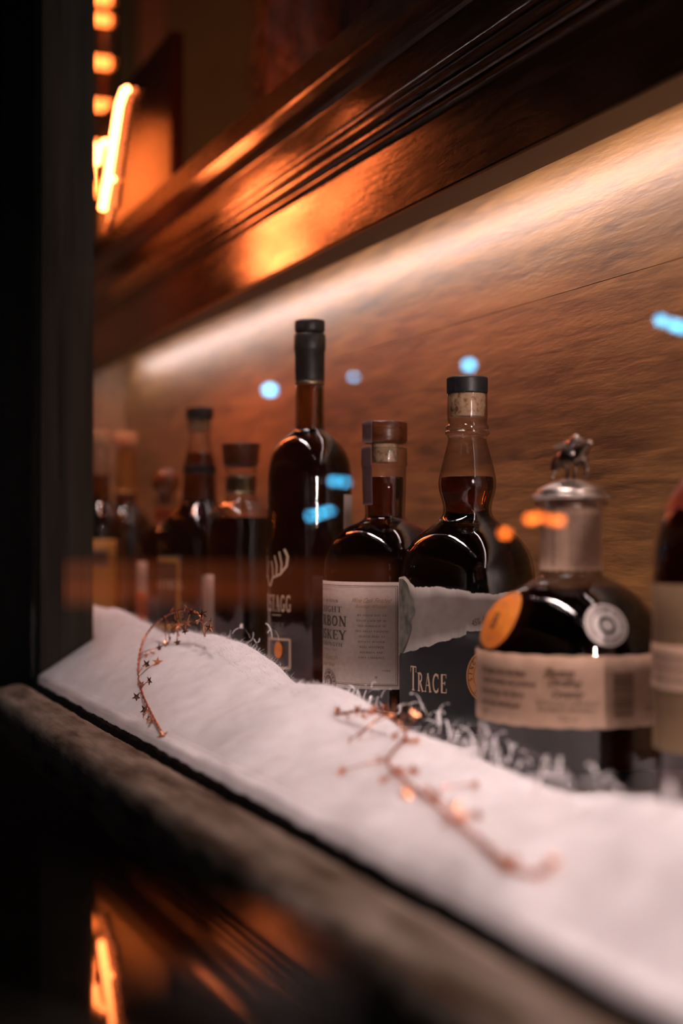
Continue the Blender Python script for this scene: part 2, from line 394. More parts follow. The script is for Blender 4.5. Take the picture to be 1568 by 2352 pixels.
def catmull(P, n=5):
    out = []
    for i in range(len(P)-1):
        a = P[max(0, i-1)]; b = P[i]; c = P[i+1]; d = P[min(len(P)-1, i+2)]
        dy = c[0]-b[0]
        ma = (c[1]-a[1])/max(1e-6, c[0]-a[0])*dy; mb = (d[1]-b[1])/max(1e-6, d[0]-b[0])*dy
        s0 = (c[1]-b[1]); 
        lim = 3*abs(s0)
        ma = max(-lim, min(lim, ma)); mb = max(-lim, min(lim, mb))
        if s0*ma < 0: ma = 0
        if s0*mb < 0: mb = 0
        for k in range(n):
            t = k/n
            out.append((b[0]+dy*t, (2*t**3-3*t*t+1)*b[1]+(t**3-2*t*t+t)*ma+(-2*t**3+3*t*t)*c[1]+(t**3-t*t)*mb))
    out.append(P[-1]); return out
# --- lettering
def sans(text, weight=0.0):
    cu = bpy.data.curves.new('lettering', 'FONT'); cu.body = text; cu.resolution_u = 3; cu.offset = weight; cu.fill_mode = 'FRONT'
    o = bpy.data.objects.new('lettering', cu); C.objects.link(o)
    dg = bpy.context.evaluated_depsgraph_get(); dg.update()
    me = bpy.data.meshes.new_from_object(o.evaluated_get(dg)); bm = bmesh.new(); bm.from_mesh(me)
    bpy.data.meshes.remove(me); bpy.data.objects.remove(o); bpy.data.curves.remove(cu)
    return bm
T_, t_ = 0.17, 0.06     # thick and thin strokes of the serif face
def _arc(cx, cy, rx, ry, a0, a1, n=10): return [(cx+rx*math.cos(math.radians(a0+(a1-a0)*i/n)), cy+ry*math.sin(math.radians(a0+(a1-a0)*i/n))) for i in range(n+1)]
def V(x): return ([(x, 0), (x, 1)], T_)
def sf(x, y, w=0.30): return ([(x-w/2, y), (x+w/2, y)], t_)
G = {
 'A': (0.80, [([(0.40, 1), (0.68, 0)], T_), ([(0.40, 1), (0.12, 0)], t_), ([(0.2, 0.36), (0.6, 0.36)], t_), sf(0.12, 0.03, 0.24), sf(0.68, 0.03, 0.28)]),
 'B': (0.72, [V(0.18), (_arc(0.30, 0.75, 0.26, 0.22, 90, -90), 0.12), (_arc(0.30, 0.27, 0.32, 0.25, 90, -90), 0.13), sf(0.18, 0.03, 0.34), sf(0.18, 0.97, 0.34)]),
 'C': (0.74, [(_arc(0.42, 0.5, 0.30, 0.46, 50, 310, 16), 0.13), ([(0.63, 0.72), (0.63, 0.98)], t_), ([(0.63, 0.05), (0.63, 0.25)], t_)]),
 'D': (0.78, [V(0.18), (_arc(0.28, 0.5, 0.36, 0.46, 90, -90, 14), 0.13), sf(0.18, 0.03, 0.34), sf(0.18, 0.97, 0.34)]),
 'E': (0.68, [V(0.18), ([(0.1, 0.97), (0.6, 0.97)], t_), ([(0.1, 0.03), (0.62, 0.03)], t_), ([(0.2, 0.52), (0.48, 0.52)], t_), ([(0.60, 0.78), (0.60, 1)], t_), ([(0.62, 0), (0.62, 0.24)], t_), ([(0.48, 0.42), (0.48, 0.62)], t_)]),
 'G': (0.80, [(_arc(0.42, 0.5, 0.30, 0.46, 50, 320, 16), 0.13), ([(0.64, 0.74), (0.64, 0.98)], t_), ([(0.64, 0.04), (0.64, 0.42)], T_), sf(0.62, 0.43, 0.34)]),
 'H': (0.84, [V(0.18), V(0.66), ([(0.2, 0.5), (0.64, 0.5)], t_), sf(0.18, 0.03), sf(0.66, 0.03), sf(0.18, 0.97), sf(0.66, 0.97)]),
 'I': (0.38, [V(0.19), sf(0.19, 0.03), sf(0.19, 0.97)]),
 'J': (0.50, [([(0.3, 1), (0.3, 0.2)], T_), (_arc(0.17, 0.2, 0.13, 0.17, 0, -150), 0.08), sf(0.3, 0.97)]),
 'K': (0.80, [V(0.18), ([(0.22, 0.42), (0.64, 1)], t_), ([(0.34, 0.58), (0.68, 0)], T_), sf(0.18, 0.03), sf(0.18, 0.97), sf(0.64, 0.97, 0.24), sf(0.68, 0.03, 0.24)]),
 'L': (0.64, [V(0.18), ([(0.1, 0.03), (0.6, 0.03)], t_), ([(0.60, 0), (0.60, 0.26)], t_), sf(0.18, 0.97)]),
 'M': (1.02, [([(0.16, 0), (0.16, 1)], t_), ([(0.18, 1), (0.50, 0.08)], T_), ([(0.50, 0.08), (0.84, 1)], t_), ([(0.84, 1), (0.84, 0)], T_), sf(0.14, 0.03, 0.26), sf(0.14, 0.97, 0.24), sf(0.84, 0.03), sf(0.86, 0.97, 0.24)]),
 'V': (0.80, [([(0.12, 1), (0.40, 0)], T_), ([(0.40, 0), (0.68, 1)], t_), sf(0.12, 0.97), sf(0.68, 0.97, 0.22)]),
 'F': (0.64, [V(0.18), ([(0.1, 0.97), (0.58, 0.97)], t_), ([(0.2, 0.52), (0.46, 0.52)], t_), ([(0.58, 0.76), (0.58, 1)], t_), sf(0.18, 0.03, 0.34)]),
 'X': (0.80, [([(0.14, 1), (0.66, 0)], T_), ([(0.64, 1), (0.14, 0)], t_), sf(0.14, 0.97, 0.28), sf(0.64, 0.97, 0.22), sf(0.14, 0.03, 0.22), sf(0.66, 0.03, 0.28)]),
 'N': (0.86, [([(0.16, 0), (0.16, 1)], t_), ([(0.16, 1), (0.70, 0)], T_), ([(0.70, 0), (0.70, 1)], t_), sf(0.16, 0.03, 0.26), sf(0.12, 0.97, 0.24), sf(0.70, 0.97, 0.26)]),
 'O': (0.82, [(_arc(0.41, 0.5, 0.29, 0.46, 0, 360, 24), 0.13)]),
 'P': (0.68, [V(0.18), (_arc(0.28, 0.74, 0.28, 0.23, 90, -90), 0.12), sf(0.18, 0.03, 0.34), sf(0.18, 0.97, 0.34)]),
 'R': (0.78, [V(0.18), (_arc(0.28, 0.74, 0.27, 0.23, 90, -90), 0.12), ([(0.34, 0.5), (0.66, 0)], T_), sf(0.18, 0.03), sf(0.18, 0.97, 0.34), sf(0.68, 0.03, 0.22)]),
 'S': (0.62, [(_arc(0.31, 0.74, 0.20, 0.23, 40, 250, 10)+_arc(0.31, 0.27, 0.22, 0.24, 80, -150, 12), 0.13), ([(0.49, 0.76), (0.49, 0.98)], t_), ([(0.11, 0.03), (0.11, 0.28)], t_)]),
 'T': (0.76, [([(0.38, 0), (0.38, 1)], T_), ([(0.06, 0.97), (0.70, 0.97)], t_), ([(0.08, 0.74), (0.08, 1)], t_), ([(0.68, 0.74), (0.68, 1)], t_), sf(0.38, 0.03)]),
 'U': (0.80, [([(0.18, 1), (0.18, 0.3)], T_), (_arc(0.40, 0.3, 0.22, 0.27, 180, 360), 0.08), ([(0.62, 0.3), (0.62, 1)], t_), sf(0.18, 0.97), sf(0.62, 0.97, 0.24)]),
 'W': (1.10, [([(0.10, 1), (0.32, 0)], T_), ([(0.32, 0), (0.54, 1)], t_), ([(0.54, 1), (0.76, 0)], T_), ([(0.76, 0), (1.0, 1)], t_), sf(0.10, 0.97), sf(0.54, 0.97, 0.24), sf(1.0, 0.97, 0.22)]),
 'Y': (0.78, [([(0.10, 1), (0.40, 0.45)], T_), ([(0.68, 1), (0.40, 0.45)], t_), ([(0.40, 0.5), (0.40, 0)], T_), sf(0.10, 0.97), sf(0.68, 0.97, 0.22), sf(0.40, 0.03)]),
 '.': (0.25, [([(0.12, 0.0), (0.12, 0.14)], 0.14)]), ' ': (0.45, []),
}
def ribbon(bm, pts, wd):
    pts = [Vector((p[0], p[1], 0)) for p in pts]; L = []
    for i, p in enumerate(pts):
        a = pts[max(0, i-1)]; b = pts[min(len(pts)-1, i+1)]
        if (pts[0]-pts[-1]).length < 1e-4 and i in (0, len(pts)-1): a = pts[-2]; b = pts[1]
        t = (b-a).normalized(); n = Vector((-t.y, t.x, 0))*wd/2
        L.append((bm.verts.new(p+n), bm.verts.new(p-n)))
    for a, b in zip(L, L[1:]): bm.faces.new((a[0], a[1], b[1], b[0]))
def serif(text, small_caps=False, space=0.08):
    bm = bmesh.new(); x = 0
    for i, ch in enumerate(text):
        wd, st = G.get(ch.upper(), G['.'])
        s = 1.0 if (not small_caps or i == 0) else 0.76
        for pts, tw in st: ribbon(bm, [(x+p[0]*s, p[1]*s) for p in pts], tw*s)
        x += (wd+space)*s
    return bm
def ring_flat(r0, r1, n=48):
    bm = bmesh.new(); a = []; b = []
    for k in range(n):
        t = 2*PI*k/n; a.append(bm.verts.new((r0*math.cos(t), r0*math.sin(t), 0))); b.append(bm.verts.new((r1*math.cos(t), r1*math.sin(t), 0)))
    for k in range(n): bm.faces.new((a[k], a[(k+1) % n], b[(k+1) % n], b[k]))
    return bm
def disc_flat(n=48, rings=6):
    bm = bmesh.new(); prev = None; c = bm.verts.new((0, 0, 0))
    for j in range(1, rings+1):
        r = [bm.verts.new((j/rings*math.cos(2*PI*k/n), j/rings*math.sin(2*PI*k/n), 0)) for k in range(n)]
        for k in range(n):
            if prev: bm.faces.new((prev[k], prev[(k+1) % n], r[(k+1) % n], r[k]))
            else: bm.faces.new((c, r[k], r[(k+1) % n]))
        prev = r
    return bm
def round_text(text, r, h, a0, a1):
    """serif letters set round a circle, clockwise from angle a0 to a1"""
    bm = bmesh.new(); n = len(text)
    for i, ch in enumerate(text):
        a = math.radians(a0+(a1-a0)*i/max(1, n-1)); wd, st = G.get(ch.upper(), G[' '])
        for pts, tw in st:
            q = []
            for p in pts:
                x = (p[0]-wd/2)*h; y = r+p[1]*h; q.append((x*math.sin(a)+y*math.cos(a), -x*math.cos(a)+y*math.sin(a)))
            ribbon(bm, q, tw*h*1.2)
    return bm
ROW = None
# ---- tall bottle with the antler print
b = Bottle('tall_liquor_bottle', 711, 1.25, 'tallest bottle, black capsule and antlers printed on the dark glass', None)
b.body([(880, 33), (985, 34), (994, 42), (1006, 58), (1022, 74), (1045, 87), (1075, 94.5), (1110, 97), (1300, 97)], 97)
b.liquid(884, M['bourbon'], 1.5)
b.lathe('capsule', [(767, 30), (768, 35.5), (770, 36.5), (800, 36.8), (806, 36), (808, 34.6), (872, 33.9), (873.5, 33.4), (874, 34), (877, 34)], M['blackcap'])
b.lathe('gold_ring', [(876.6, 33.8), (879, 34.2), (884, 34.2), (884.5, 33.4)], M['foil'])
b.lathe('stopper', [(735, 30), (736, 34), (740, 35.2), (758, 35), (764, 33), (767, 24)], M['blackcap'])
R = 97*b.k
def rows(bt, phi, y, Rr): return bt.z(y, phi, Rr)
lab = b.root
for (txt, ph, y, h, wdeg, m_) in (('T.STAGG', -52, 1385, 40, 54, M['print_cream']), ('STRAIGHT', -66, 1433, 11, 62, M['print_grey']), ('BOURBON WHISKEY', -66, 1453, 11, 70, M['print_grey'])):
    b.stamp('lettering', serif(txt), m_, ph, rows(b, ph, y, R), math.radians(wdeg)*R, h*(b.d-R*0.4)/F, lab, 0.0006)
bm = bmesh.new(); ribbon(bm, [(0, 0), (1, 0)], 0.12); b.stamp('lettering', bm, M['print_cream'], -50, rows(b, -50, 1412, R), 0.012, 0.0006, lab, 0.0006)
bm = bmesh.new()                                        # antlers: beam with curved tines, mirrored
for sg in (1, -1):
    ribbon(bm, [(sg*x, y) for x, y in ((0.05, -1.0), (0.25, -0.55), (0.75, -0.35), (1.1, 0.1), (1.15, 0.6), (0.98, 1.0))], 0.13)
    ribbon(bm, [(sg*x, y) for x, y in ((0.8, -0.3), (0.84, 0.2), (0.70, 0.85))], 0.10)
    ribbon(bm, [(sg*x, y) for x, y in ((0.52, -0.45), (0.55, 0.1), (0.40, 0.65))], 0.10)
    ribbon(bm, [(sg*x, y) for x, y in ((0.28, -0.55), (0.25, 0.0), (0.14, 0.35))], 0.09)
b.stamp('antler_print', bm, M['print_cream'], -66, rows(b, -66, 1303, R), math.radians(76)*R, 88*(b.d-R*0.4)/F, lab, 0.0006)
bm = bmesh.new()
for p in (((-1, -1), (1, -1)), ((1, -1), (1, 1)), ((1, 1), (-1, 1)), ((-1, 1), (-1, -1))): ribbon(bm, p, 0.14)
fr = b.stamp('emblem_frame', bm, M['print_cream'], -48, rows(b, -48, 1500, R), math.radians(46)*R, 70*(b.d-R*0.6)/F, lab, 0.0007)
b.stamp('emblem', disc_flat(), M['orange_seal'], -46, rows(b, -46, 1492, R), 0.0095, 0.0145, lab, 0.0007)
b.sheet('side_label', 52, 86, b.z(1137), b.z(1330), M['paper'], R=R, nu=20)
tall = b

# ---- squat bottle with the cream label and wooden cap
b = Bottle('liquor_bottle', 884, 1.15, 'bottle with a large cream text label and a flat wooden cap', None)
b.body([(1029, 49), (1031, 50.5), (1064, 51), (1067, 52), (1070, 51), (1072, 49), (1130, 48), (1178, 46), (1188, 47), (1195, 55), (1205, 76), (1218, 98), (1238, 119), (1262, 133), (1290, 140), (1330, 142)], 142)
b.liquid(1096, M['bourbon_dark'], 2.2)
b.lathe('cap', [(968, 44), (969, 49), (973, 51), (1012, 51), (1018, 48.5), (1020, 40)], M['capwood'])
b.lathe('cork', [(1018, 31), (1022, 30.5), (1061, 29.5), (1062, 27)], M['cork'])
b.sheet('tax_strip', -88, -34, b.z(967.5), b.z(1019), M['tape'], off=0.0005, R=51*b.k, nu=16)
b.sheet('tax_strip', -88, -34, b.z(1027), b.z(1160), M['tape'], off=0.0014, nu=16, nz=24)
R = 142*b.k
zt, zb = b.z(1337, 0, R), b.z(1583, 0, R)
lab = b.sheet('label', -150, 17, zt, zb, M['paper'], off=0.0003, R=R, nu=90)
def T(fl, ph, y, h, wdeg, m_, off=0.00085, **k):
    return b.stamp('lettering', fl, m_, ph, b.z(y, ph, R), math.radians(wdeg)*R, h*(b.d-R*math.cos(math.radians(ph)))/F, lab, off, R=R, **k)
T(serif('BOUNTY HUNTER'), -69, 1378, 6.5, 46, M['ink'])
T(serif('STRAIGHT'), -69, 1397, 14.5, 54, M['ink'])
T(serif('BOURBON'), -69.6, 1423.5, 25, 67, M['ink_olive'], 0.00075); T(serif('BOURBON'), -70.2, 1423, 25, 67, M['ink'])
T(serif('WHISKEY'), -69.6, 1454.5, 23, 67, M['ink_olive'], 0.00075); T(serif('WHISKEY'), -70.2, 1454, 23, 67, M['ink'])
T(serif('CASK STRENGTH'), -69, 1476.5, 8.5, 55, M['ink'])
T(sans('HAND SELECTED'), -69, 1489, 4, 44, M['ink_gold'])
T(sans('Small Batch'), -69, 1506, 12, 44, M['ink_gold'], shear=0.5)
T(sans('Reserve'), -69, 1522, 10, 36, M['ink_gold'], shear=0.5)
T(sans('Wine Cask Finished'), -12.5, 1379, 11, 36, M['ink_gold'], shear=0.5)
T(sans('Bourbon Whiskey'), -12.5, 1394, 11, 28, M['ink_gold'], shear=0.5)
for i, (tx, wd) in enumerate((('WE INVITE YOU TO', 26.5), ('SAVOR EACH SIP OF', 27), ('THIS MARRIAGE OF', 26), ('TWO GREAT PASSIONS', 30.5), ('AROUND HERE AT', 24),
                             ('BOUNTY HUNTER', 24), ('WELL MATURED', 22), ('BOURBON AND', 20.5), ('NAPA CABERNET.', 24))):
    T(serif(tx), -12.2, 1413.5+i*12.1, 4.6, wd, M['ink_brown'])
T(serif('YORK'), 1, 1540, 3.5, 8, M['ink_soft']); T(serif('H'), -8, 1555, 5, 2, M['ink_soft'])
def lines(ph0, ph1, y0, y1, wpx, m_):
    bm = bmesh.new(); 
    z0, z1 = b.z(y0, 0, R), b.z(y1, 0, R); hw = wpx*1.06/F
    for (pa, pb, za, zb_) in ((ph0, ph1, z0+hw/2, z0-hw/2), (ph0, ph1, z1+hw/2, z1-hw/2), (ph1-math.degrees(hw/R), ph1, z0, z1)):
        n = 40; g = []
        for i in range(n+1):
            u = math.radians(pa+(pb-pa)*i/n)*R; g.append((bm.verts.new(b.surf(u, za, 0.0008, R)), bm.verts.new(b.surf(u, zb_, 0.0008, R))))
        for p, q in zip(g, g[1:]): bm.faces.new((p[0], q[0], q[1], p[1]))
    return link('border', bm, m_, lab)
lines(-140, 11.3, 1346, 1574, 1.6, M['ink_brown']); lines(-140, 9.6, 1349.5, 1571, 0.8, M['ink_brown'])
for (r0, r1, m_) in ((0.0, 1, M['ink_brown']),):
    T(disc_flat(), -62, 1566, 60, 26, m_, 0.0008)
T(ring_flat(0.93, 0.97), -62, 1566, 56, 24.3, M['paper'], 0.001); T(ring_flat(0.60, 0.64), -62, 1566, 38, 16.4, M['paper'], 0.001)
T(round_text('BOUNTY HUNTER NAPA', 0.66, 0.22, 200, -140), -62, 1566, 51, 22, M['paper'], 0.001)
T(serif('B.H.'), -62, 1566, 14, 9, M['paper'], 0.001)
cream = b

# ---- bottle with the torn label
b = Bottle('long_neck_liquor_bottle', 1073, 1.05, 'clear necked bottle with black screw cap and torn grey label with a bison', None)
b.body([(900, 42), (903, 46), (960, 46.5), (968, 45), (974, 46), (980, 49.5), (985, 49.5), (988, 47.5), (993, 51.5), (998, 51.5), (1002, 47), (1008, 44), (1030, 49), (1060, 57), (1092, 64.5), (1108, 66.5), (1124, 65.5), (1140, 61.5), (1156, 57), (1172, 55.5),
        (1184, 59), (1196, 69), (1210, 87), (1228, 111), (1250, 131), (1275, 145), (1305, 152.5), (1340, 155)], 155)
b.liquid(1095, M['bourbon_dark'], 2.0)
b.lathe('cap', [(865, 38), (866, 44), (869, 47), (871, 47), (900, 47), (903, 46.5), (905, 44), (905.2, 40)], M['blackcap'], seg=96, ribs=0.07)
b.lathe('cork', [(904, 42), (905, 42.5), (930, 42), (955, 39), (957, 36)], M['cork'])
R = 155*b.k
def yz(y, ph): return b.z(y, ph, R)
def nz1(x, s, k): return noise.noise(Vector((x*s, k, 0.3)))
def tt(ph):
    x = math.sin(math.radians(ph))*155+1073
    base = 1326 if x < 935 else 1326+(x-935)*0.95 if x < 958 else 1348+ (x-958)*0.05
    return yz(base+7*nz1(x, 0.028, 2)+2.0*nz1(x, 0.2, 5)+(4 if x > 1080 else 0), ph)
def tb(ph):
    x = math.sin(math.radians(ph))*155+1073
    base = 1500-(x-935)*0.30 if x < 1020 else 1474-(x-1020)*0.33 if x < 1070 else 1450
    return yz(max(base, 1448)+5*nz1(x, 0.05, 7)+1.6*nz1(x, 0.3, 1), ph)
lab = b.sheet('black_label', -110, 88, lambda p: yz(1440, p), lambda p: yz(1668, p), M['black_label'], off=0.0003, R=R, nu=120)
lab2 = b.sheet('torn_label', -100, 70, tt, tb, M['paper_grey'], off=0.0007, R=R, nu=420, nz=5)
bm = bmesh.new(); vs = []
for i in range(40):                                   # bison seen side on, only its flank shows
    t = i/39; y = 1330+t*170; hw_ = math.sin(PI*min(1, t*1.02))**0.6*(26+7*noise.noise(Vector((t*8, 0, 0)))) - (6 if t > 0.5 else 0)*t
    vs.append((y, max(1.0, hw_)))
g = []
for (y, w_) in vs:
    row = []
    for k in range(9):
        x = 921+(w_+9)*k/8; ph = math.degrees(math.asin(max(-0.999, (x-1073)/155))); row.append(bm.verts.new(b.surf(math.radians(ph)*R, b.z(y, ph, R), 0.0011, R)))
    g.append(row)
for a, c in zip(g, g[1:]):
    for k in range(8): bm.faces.new((a[k], a[k+1], c[k+1], c[k]))
link('bison_drawing', bm, M['bison'], lab2)
def T(fl, ph, y, h, wdeg, m_, par, off=0.0008, nm='lettering', **k):
    return b.stamp(nm, fl, m_, ph, b.z(y, ph, R), math.radians(wdeg)*R, h*(b.d-R*math.cos(math.radians(ph)))/F, par, off, R=R, **k)
ph0 = math.degrees(math.asin((948-1073)/155)); ph1 = math.degrees(math.asin((1028-1073)/155))
T(serif('TRACE', True), (ph0+ph1)/2, 1562, 59, ph1-ph0, M['print_cream'], lab)
T(serif('BOURBON'), -51, 1628, 11, 30, M['print_grey'], lab)
T(sans('45% Alc.'), 10.5, 1424, 15, 15, M['ink_brown'], lab2, 0.0012, rot=0.35, shear=0.3)
sl = T(disc_flat(), 13.5, 1552, 118, 29, M['copper_seal'], b.root, 0.0009, 'seal')
T(ring_flat(0.955, 1), 13.5, 1552, 110, 27, M['ink_brown'], sl, 0.0012)
T(ring_flat(0.96, 1), 13.5, 1552, 74, 18, M['ink_brown'], sl, 0.0012)
T(round_text('SINGLE BARREL SELECT', 0.74, 0.20, 190, -130), 13.5, 1552, 102, 25, M['ink'], sl, 0.0012)
torn = b

# ---- round squat bottle with horse stopper
b = Bottle('round_liquor_bottle', 1311, 0.86, 'squat round bottle with a metal horse and rider stopper', None, seg=96)
b.body([(1149, 74), (1152, 83), (1160, 83), (1166, 74), (1172, 69), (1310, 69), (1320, 71), (1328, 82), (1338, 104), (1352, 131), (1374, 160), (1404, 185), (1440, 203), (1480, 213), (1520, 216)], 216)
b.liquid(1345, M['bourbon_dark'], 2.0)
st = b.lathe('stopper', [(1098, 8), (1101, 20), (1106, 36), (1114, 55), (1122, 72), (1127, 79), (1130, 80), (1132, 76), (1133, 76), (1135, 85), (1137, 87), (1145, 87), (1148, 84), (1149, 60), (1165, 58), (1200, 57)], M['silver'])
bm = bmesh.new()
for k in range(110):
    a = 2*PI*k/110; r = 87.3*b.k; p = Vector((r*math.sin(a), -r*math.cos(a), b.z(1141)))
    bmesh.ops.create_icosphere(bm, subdivisions=1, radius=0.0007, matrix=Matrix.Translation(p))
link('beaded_rim', bm, M['silver'], st)
# horse and rider, one skinned figure each
def skin(name, verts, edges, radii, m_, parent, sub=2):
    me = bpy.data.meshes.new(name); me.from_pydata(verts, edges, []); o = bpy.data.objects.new(name, me); C.objects.link(o)
    o.modifiers.new('skin', 'SKIN'); 
    for v, r in zip(me.skin_vertices[0].data, radii): v.radius = (r, r)
    me.skin_vertices[0].data[0].use_root = True
    o.modifiers.new('sub', 'SUBSURF').levels = sub; o.modifiers['sub'].render_levels = sub
    me.materials.append(m_); o.parent = parent; return o
k_ = b.k
def q(px, py, dep=0): return ((px-1311)*k_, dep, b.z(py))
hv = [q(1312, 1048, 0.0), q(1330, 1044, -0.004), q(1290, 1046, 0.004), q(1342, 1030, -0.008), q(1350, 1018, -0.011), q(1359, 1026, -0.014),   # barrel, chest, rump, neck, poll, muzzle
      q(1340, 1062, -0.006), q(1349, 1080, -0.011), q(1343, 1098, -0.008),       # near foreleg
      q(1330, 1062, 0.000), q(1320, 1078, -0.004), q(1318, 1098, -0.001),        # off foreleg
      q(1284, 1062, 0.004), q(1275, 1080, 0.006), q(1266, 1100, 0.004),          # hind leg
      q(1296, 1064, 0.006), q(1306, 1082, 0.004), q(1300, 1100, 0.006),          # other hind leg
      q(1280, 1040, 0.007), q(1270, 1060, 0.010), q(1266, 1080, 0.011)]          # tail
he = [(0,1), (0,2), (1,3), (3,4), (4,5), (1,6), (6,7), (7,8), (1,9), (9,10), (10,11), (2,12), (12,13), (13,14), (2,15), (15,16), (16,17), (2,18), (18,19), (19,20)]
hr = [0.0052, 0.0048, 0.005, 0.003, 0.0022, 0.0014, 0.0024, 0.0014, 0.0013, 0.0022, 0.0013, 0.0013, 0.0028, 0.0015, 0.0013, 0.0024, 0.0014, 0.0013, 0.0014, 0.0014, 0.0008]
horse = skin('horse_figure', hv, he, hr, M['pewter_dark'], st)
jv = [q(1306, 1036, 0.0), q(1312, 1022, -0.004), q(1322, 1010, -0.007), q(1326, 1002, -0.009), q(1322, 1020, -0.010), q(1338, 1012, -0.013), q(1300, 1018, 0.001), q(1284, 1022, 0.004), q(1272, 1026, 0.005), q(1318, 1044, -0.008)]
je = [(0,1), (1,2), (2,3), (1,4), (4,5), (1,6), (6,7), (7,8), (0,9)]
jr = [0.003, 0.0030, 0.0020, 0.0026, 0.0013, 0.0011, 0.0013, 0.0012, 0.0009, 0.0016]
skin('rider_figure', jv, je, jr, M['silver'], st)
Rn = 69*b.k
nl = b.sheet('neck_label', -120, 120, b.z(1166), lambda p: b.z(1309+1.8*math.sin(p*0.42)), M['paper_tan'], off=0.0006, R=Rn, nu=160)
for i in range(11):
    b.stamp('lettering', sans(('REGISTER OF SPIRIT AND PROOF', 'DUMPED ON THE TENTH DAY', 'FROM BARREL NO 81', 'STORED IN WAREHOUSE', 'ON RICK NO 24 BOTTLE', 'INDIVIDUALLY SELECTED', 'FILTERED AND BOTTLED')[i % 7]),
            M['ink_brown'], 28, b.z(1188+i*10.6, 28, Rn), math.radians(62)*Rn, 0.0020, nl, 0.0011, R=Rn)
bm = bmesh.new()
for i in range(14): ribbon(bm, [(0, i), (0.6+0.4*random.random(), i)], 0.45)
b.stamp('lettering', bm, M['ink_soft'], -32, b.z(1232, -32, Rn), 0.0028, 0.034, nl, 0.0011, R=Rn)
R = 216*b.k
sc = lambda p: 2.2*abs(math.sin(math.radians(p)*13))
lab = b.sheet('label', -130, 120, lambda p: b.z(1508, 0, R)+(sc(p))*0.00025, lambda p: b.z(1672, 0, R)-(sc(p))*0.00025, M['paper_tan'], off=0.0005, R=R, nu=320)
def T(fl, x, y, h, wpx, m_, off=0.0011, **k):
    ph = math.degrees(math.asin((x-1311)/216)); c = math.cos(math.radians(ph))
    return b.stamp('lettering', fl, m_, ph, b.z(y, ph, R), wpx/F*(b.d-R*c)/max(0.25, c), h*(b.d-R*c)/F, lab, off, R=R, **k)
for i, (tx, wd) in enumerate((('We believe this is the finest', 104), ('bottle of whiskey ever produced,', 126), ('It has strong, rich flavor,', 102), ('and aroma, developed', 90))):
    T(sans(tx, 0.045), 1106+wd/2, 1543+i*25.5+(wd-90)*0.05, 16, wd, M['ink_brown'], shear=0.35)
for i, (tx, wd, xx) in enumerate((('Blanton', 66, 1287), ('Distilling', 74, 1298), ('Company', 72, 1304))):
    T(sans(tx, 0.06), xx, 1546+i*25, 23, wd, M['ink_brown'], shear=0.4)
T(serif('KENTUCKY STRAIGHT'), 1303, 1616, 9.5, 144, M['ink_brown']); T(serif('BOURBON WHISKEY'), 1302, 1631, 9.5, 132, M['ink_brown'])
T(sans('750 ml'), 1303, 1651, 10, 46, M['ink_soft'])
bm = bmesh.new(); yy = 0
rnd = random.Random(3)
while yy < 95:
    h_ = rnd.choice((1.2, 1.2, 2.2, 3.4)); ribbon(bm, [(0, yy+h_/2), (48, yy+h_/2)], h_); yy += h_+rnd.choice((1.0, 1.4, 2.4))
T(bm, 1420, 1594, 100, 46, M['ink_brown'])
T(sans('Single'), 1490, 1536, 13, 34, M['ink_brown'], shear=0.3); T(sans('Barrel'), 1494, 1566, 20, 22, M['ink_brown'], shear=0.3); T(serif('PROOF'), 1490, 1620, 8, 38, M['ink_brown'])
def on(x, y, pxr=None):
    """angle and height of the surface point seen at (x, y)"""
    z = b.z(y)
    for _ in range(6):
        r = b.rad(z); s_ = max(-0.985, min(0.985, (x-1311)*k_/r)); ph = math.degrees(math.asin(s_)); z = b.z(y, ph, r)
    return ph, z
ph, z = on(1146, 1428)
sl = b.stamp('orange_seal', disc_flat(), M['orange_seal'], ph, z, 0.036, 0.036, b.root, 0.0011)
b.stamp('seal_ring', ring_flat(0.93, 0.97), M['copper_seal'], ph, z, 0.034, 0.034, sl, 0.0015)
b.stamp('seal_ring', ring_flat(0.60, 0.64), M['copper_seal'], ph, z, 0.022, 0.022, sl, 0.0015)
b.stamp('lettering', serif('B'), M['ink_brown'], ph, z, 0.007, 0.010, sl, 0.0015)
ph, z = on(1386, 1437)
sl = b.stamp('round_white_seal', disc_flat(), M['white_seal'], ph, z, 0.0255, 0.0255, b.root, 0.0011)
b.stamp('seal_ring', ring_flat(0.83, 0.87), M['ink_soft'], ph, z, 0.0225, 0.0225, sl, 0.0015)
b.stamp('lettering', round_text('DISTILLED AND BOTTLED FRANKFORT KY', 0.62, 0.16, 200, -150), M['ink'], ph, z, 0.0200, 0.0200, sl, 0.0015)
b.stamp('seal_ring', ring_flat(0.30, 0.46), M['ink'], ph, z, 0.0105, 0.0105, sl, 0.0015)
squat = b

# ---- bottle cut by the right edge of the frame
b = Bottle('liquor_bottle', 1652, 0.76, 'bottle with a red waxed shoulder cut off by the right edge', None)
b.body([(930, 40), (1000, 42), (1050, 50), (1085, 66), (1110, 84), (1145, 108), (1185, 128), (1225, 141), (1260, 148), (1300, 150)], 150)
b.liquid(1150, M['bourbon_dark'], 2)
b.lathe('stopper', [(880, 40), (884, 46), (925, 46), (932, 40)], M['red_wax'])
R = 150*b.k
b.sheet('wax_shoulder', -120, 120, lambda p: b.z(940), lambda p: b.z(1176+24*noise.noise(Vector((p*0.06, 0, 0)))), M['red_wax'], off=0.0010, nu=80, nz=30, thick=0.0008)
lab = b.sheet('label', -120, 120, b.z(1345, 0, R), b.z(1740, 0, R), M['paper_brown'], off=0.0004, R=R, nu=60)
b.sheet('label_band', -120, 120, b.z(1487, -20, R), b.z(1592, -20, R), M['paper_tan'], off=0.0009, R=R, nu=60, parent=lab)
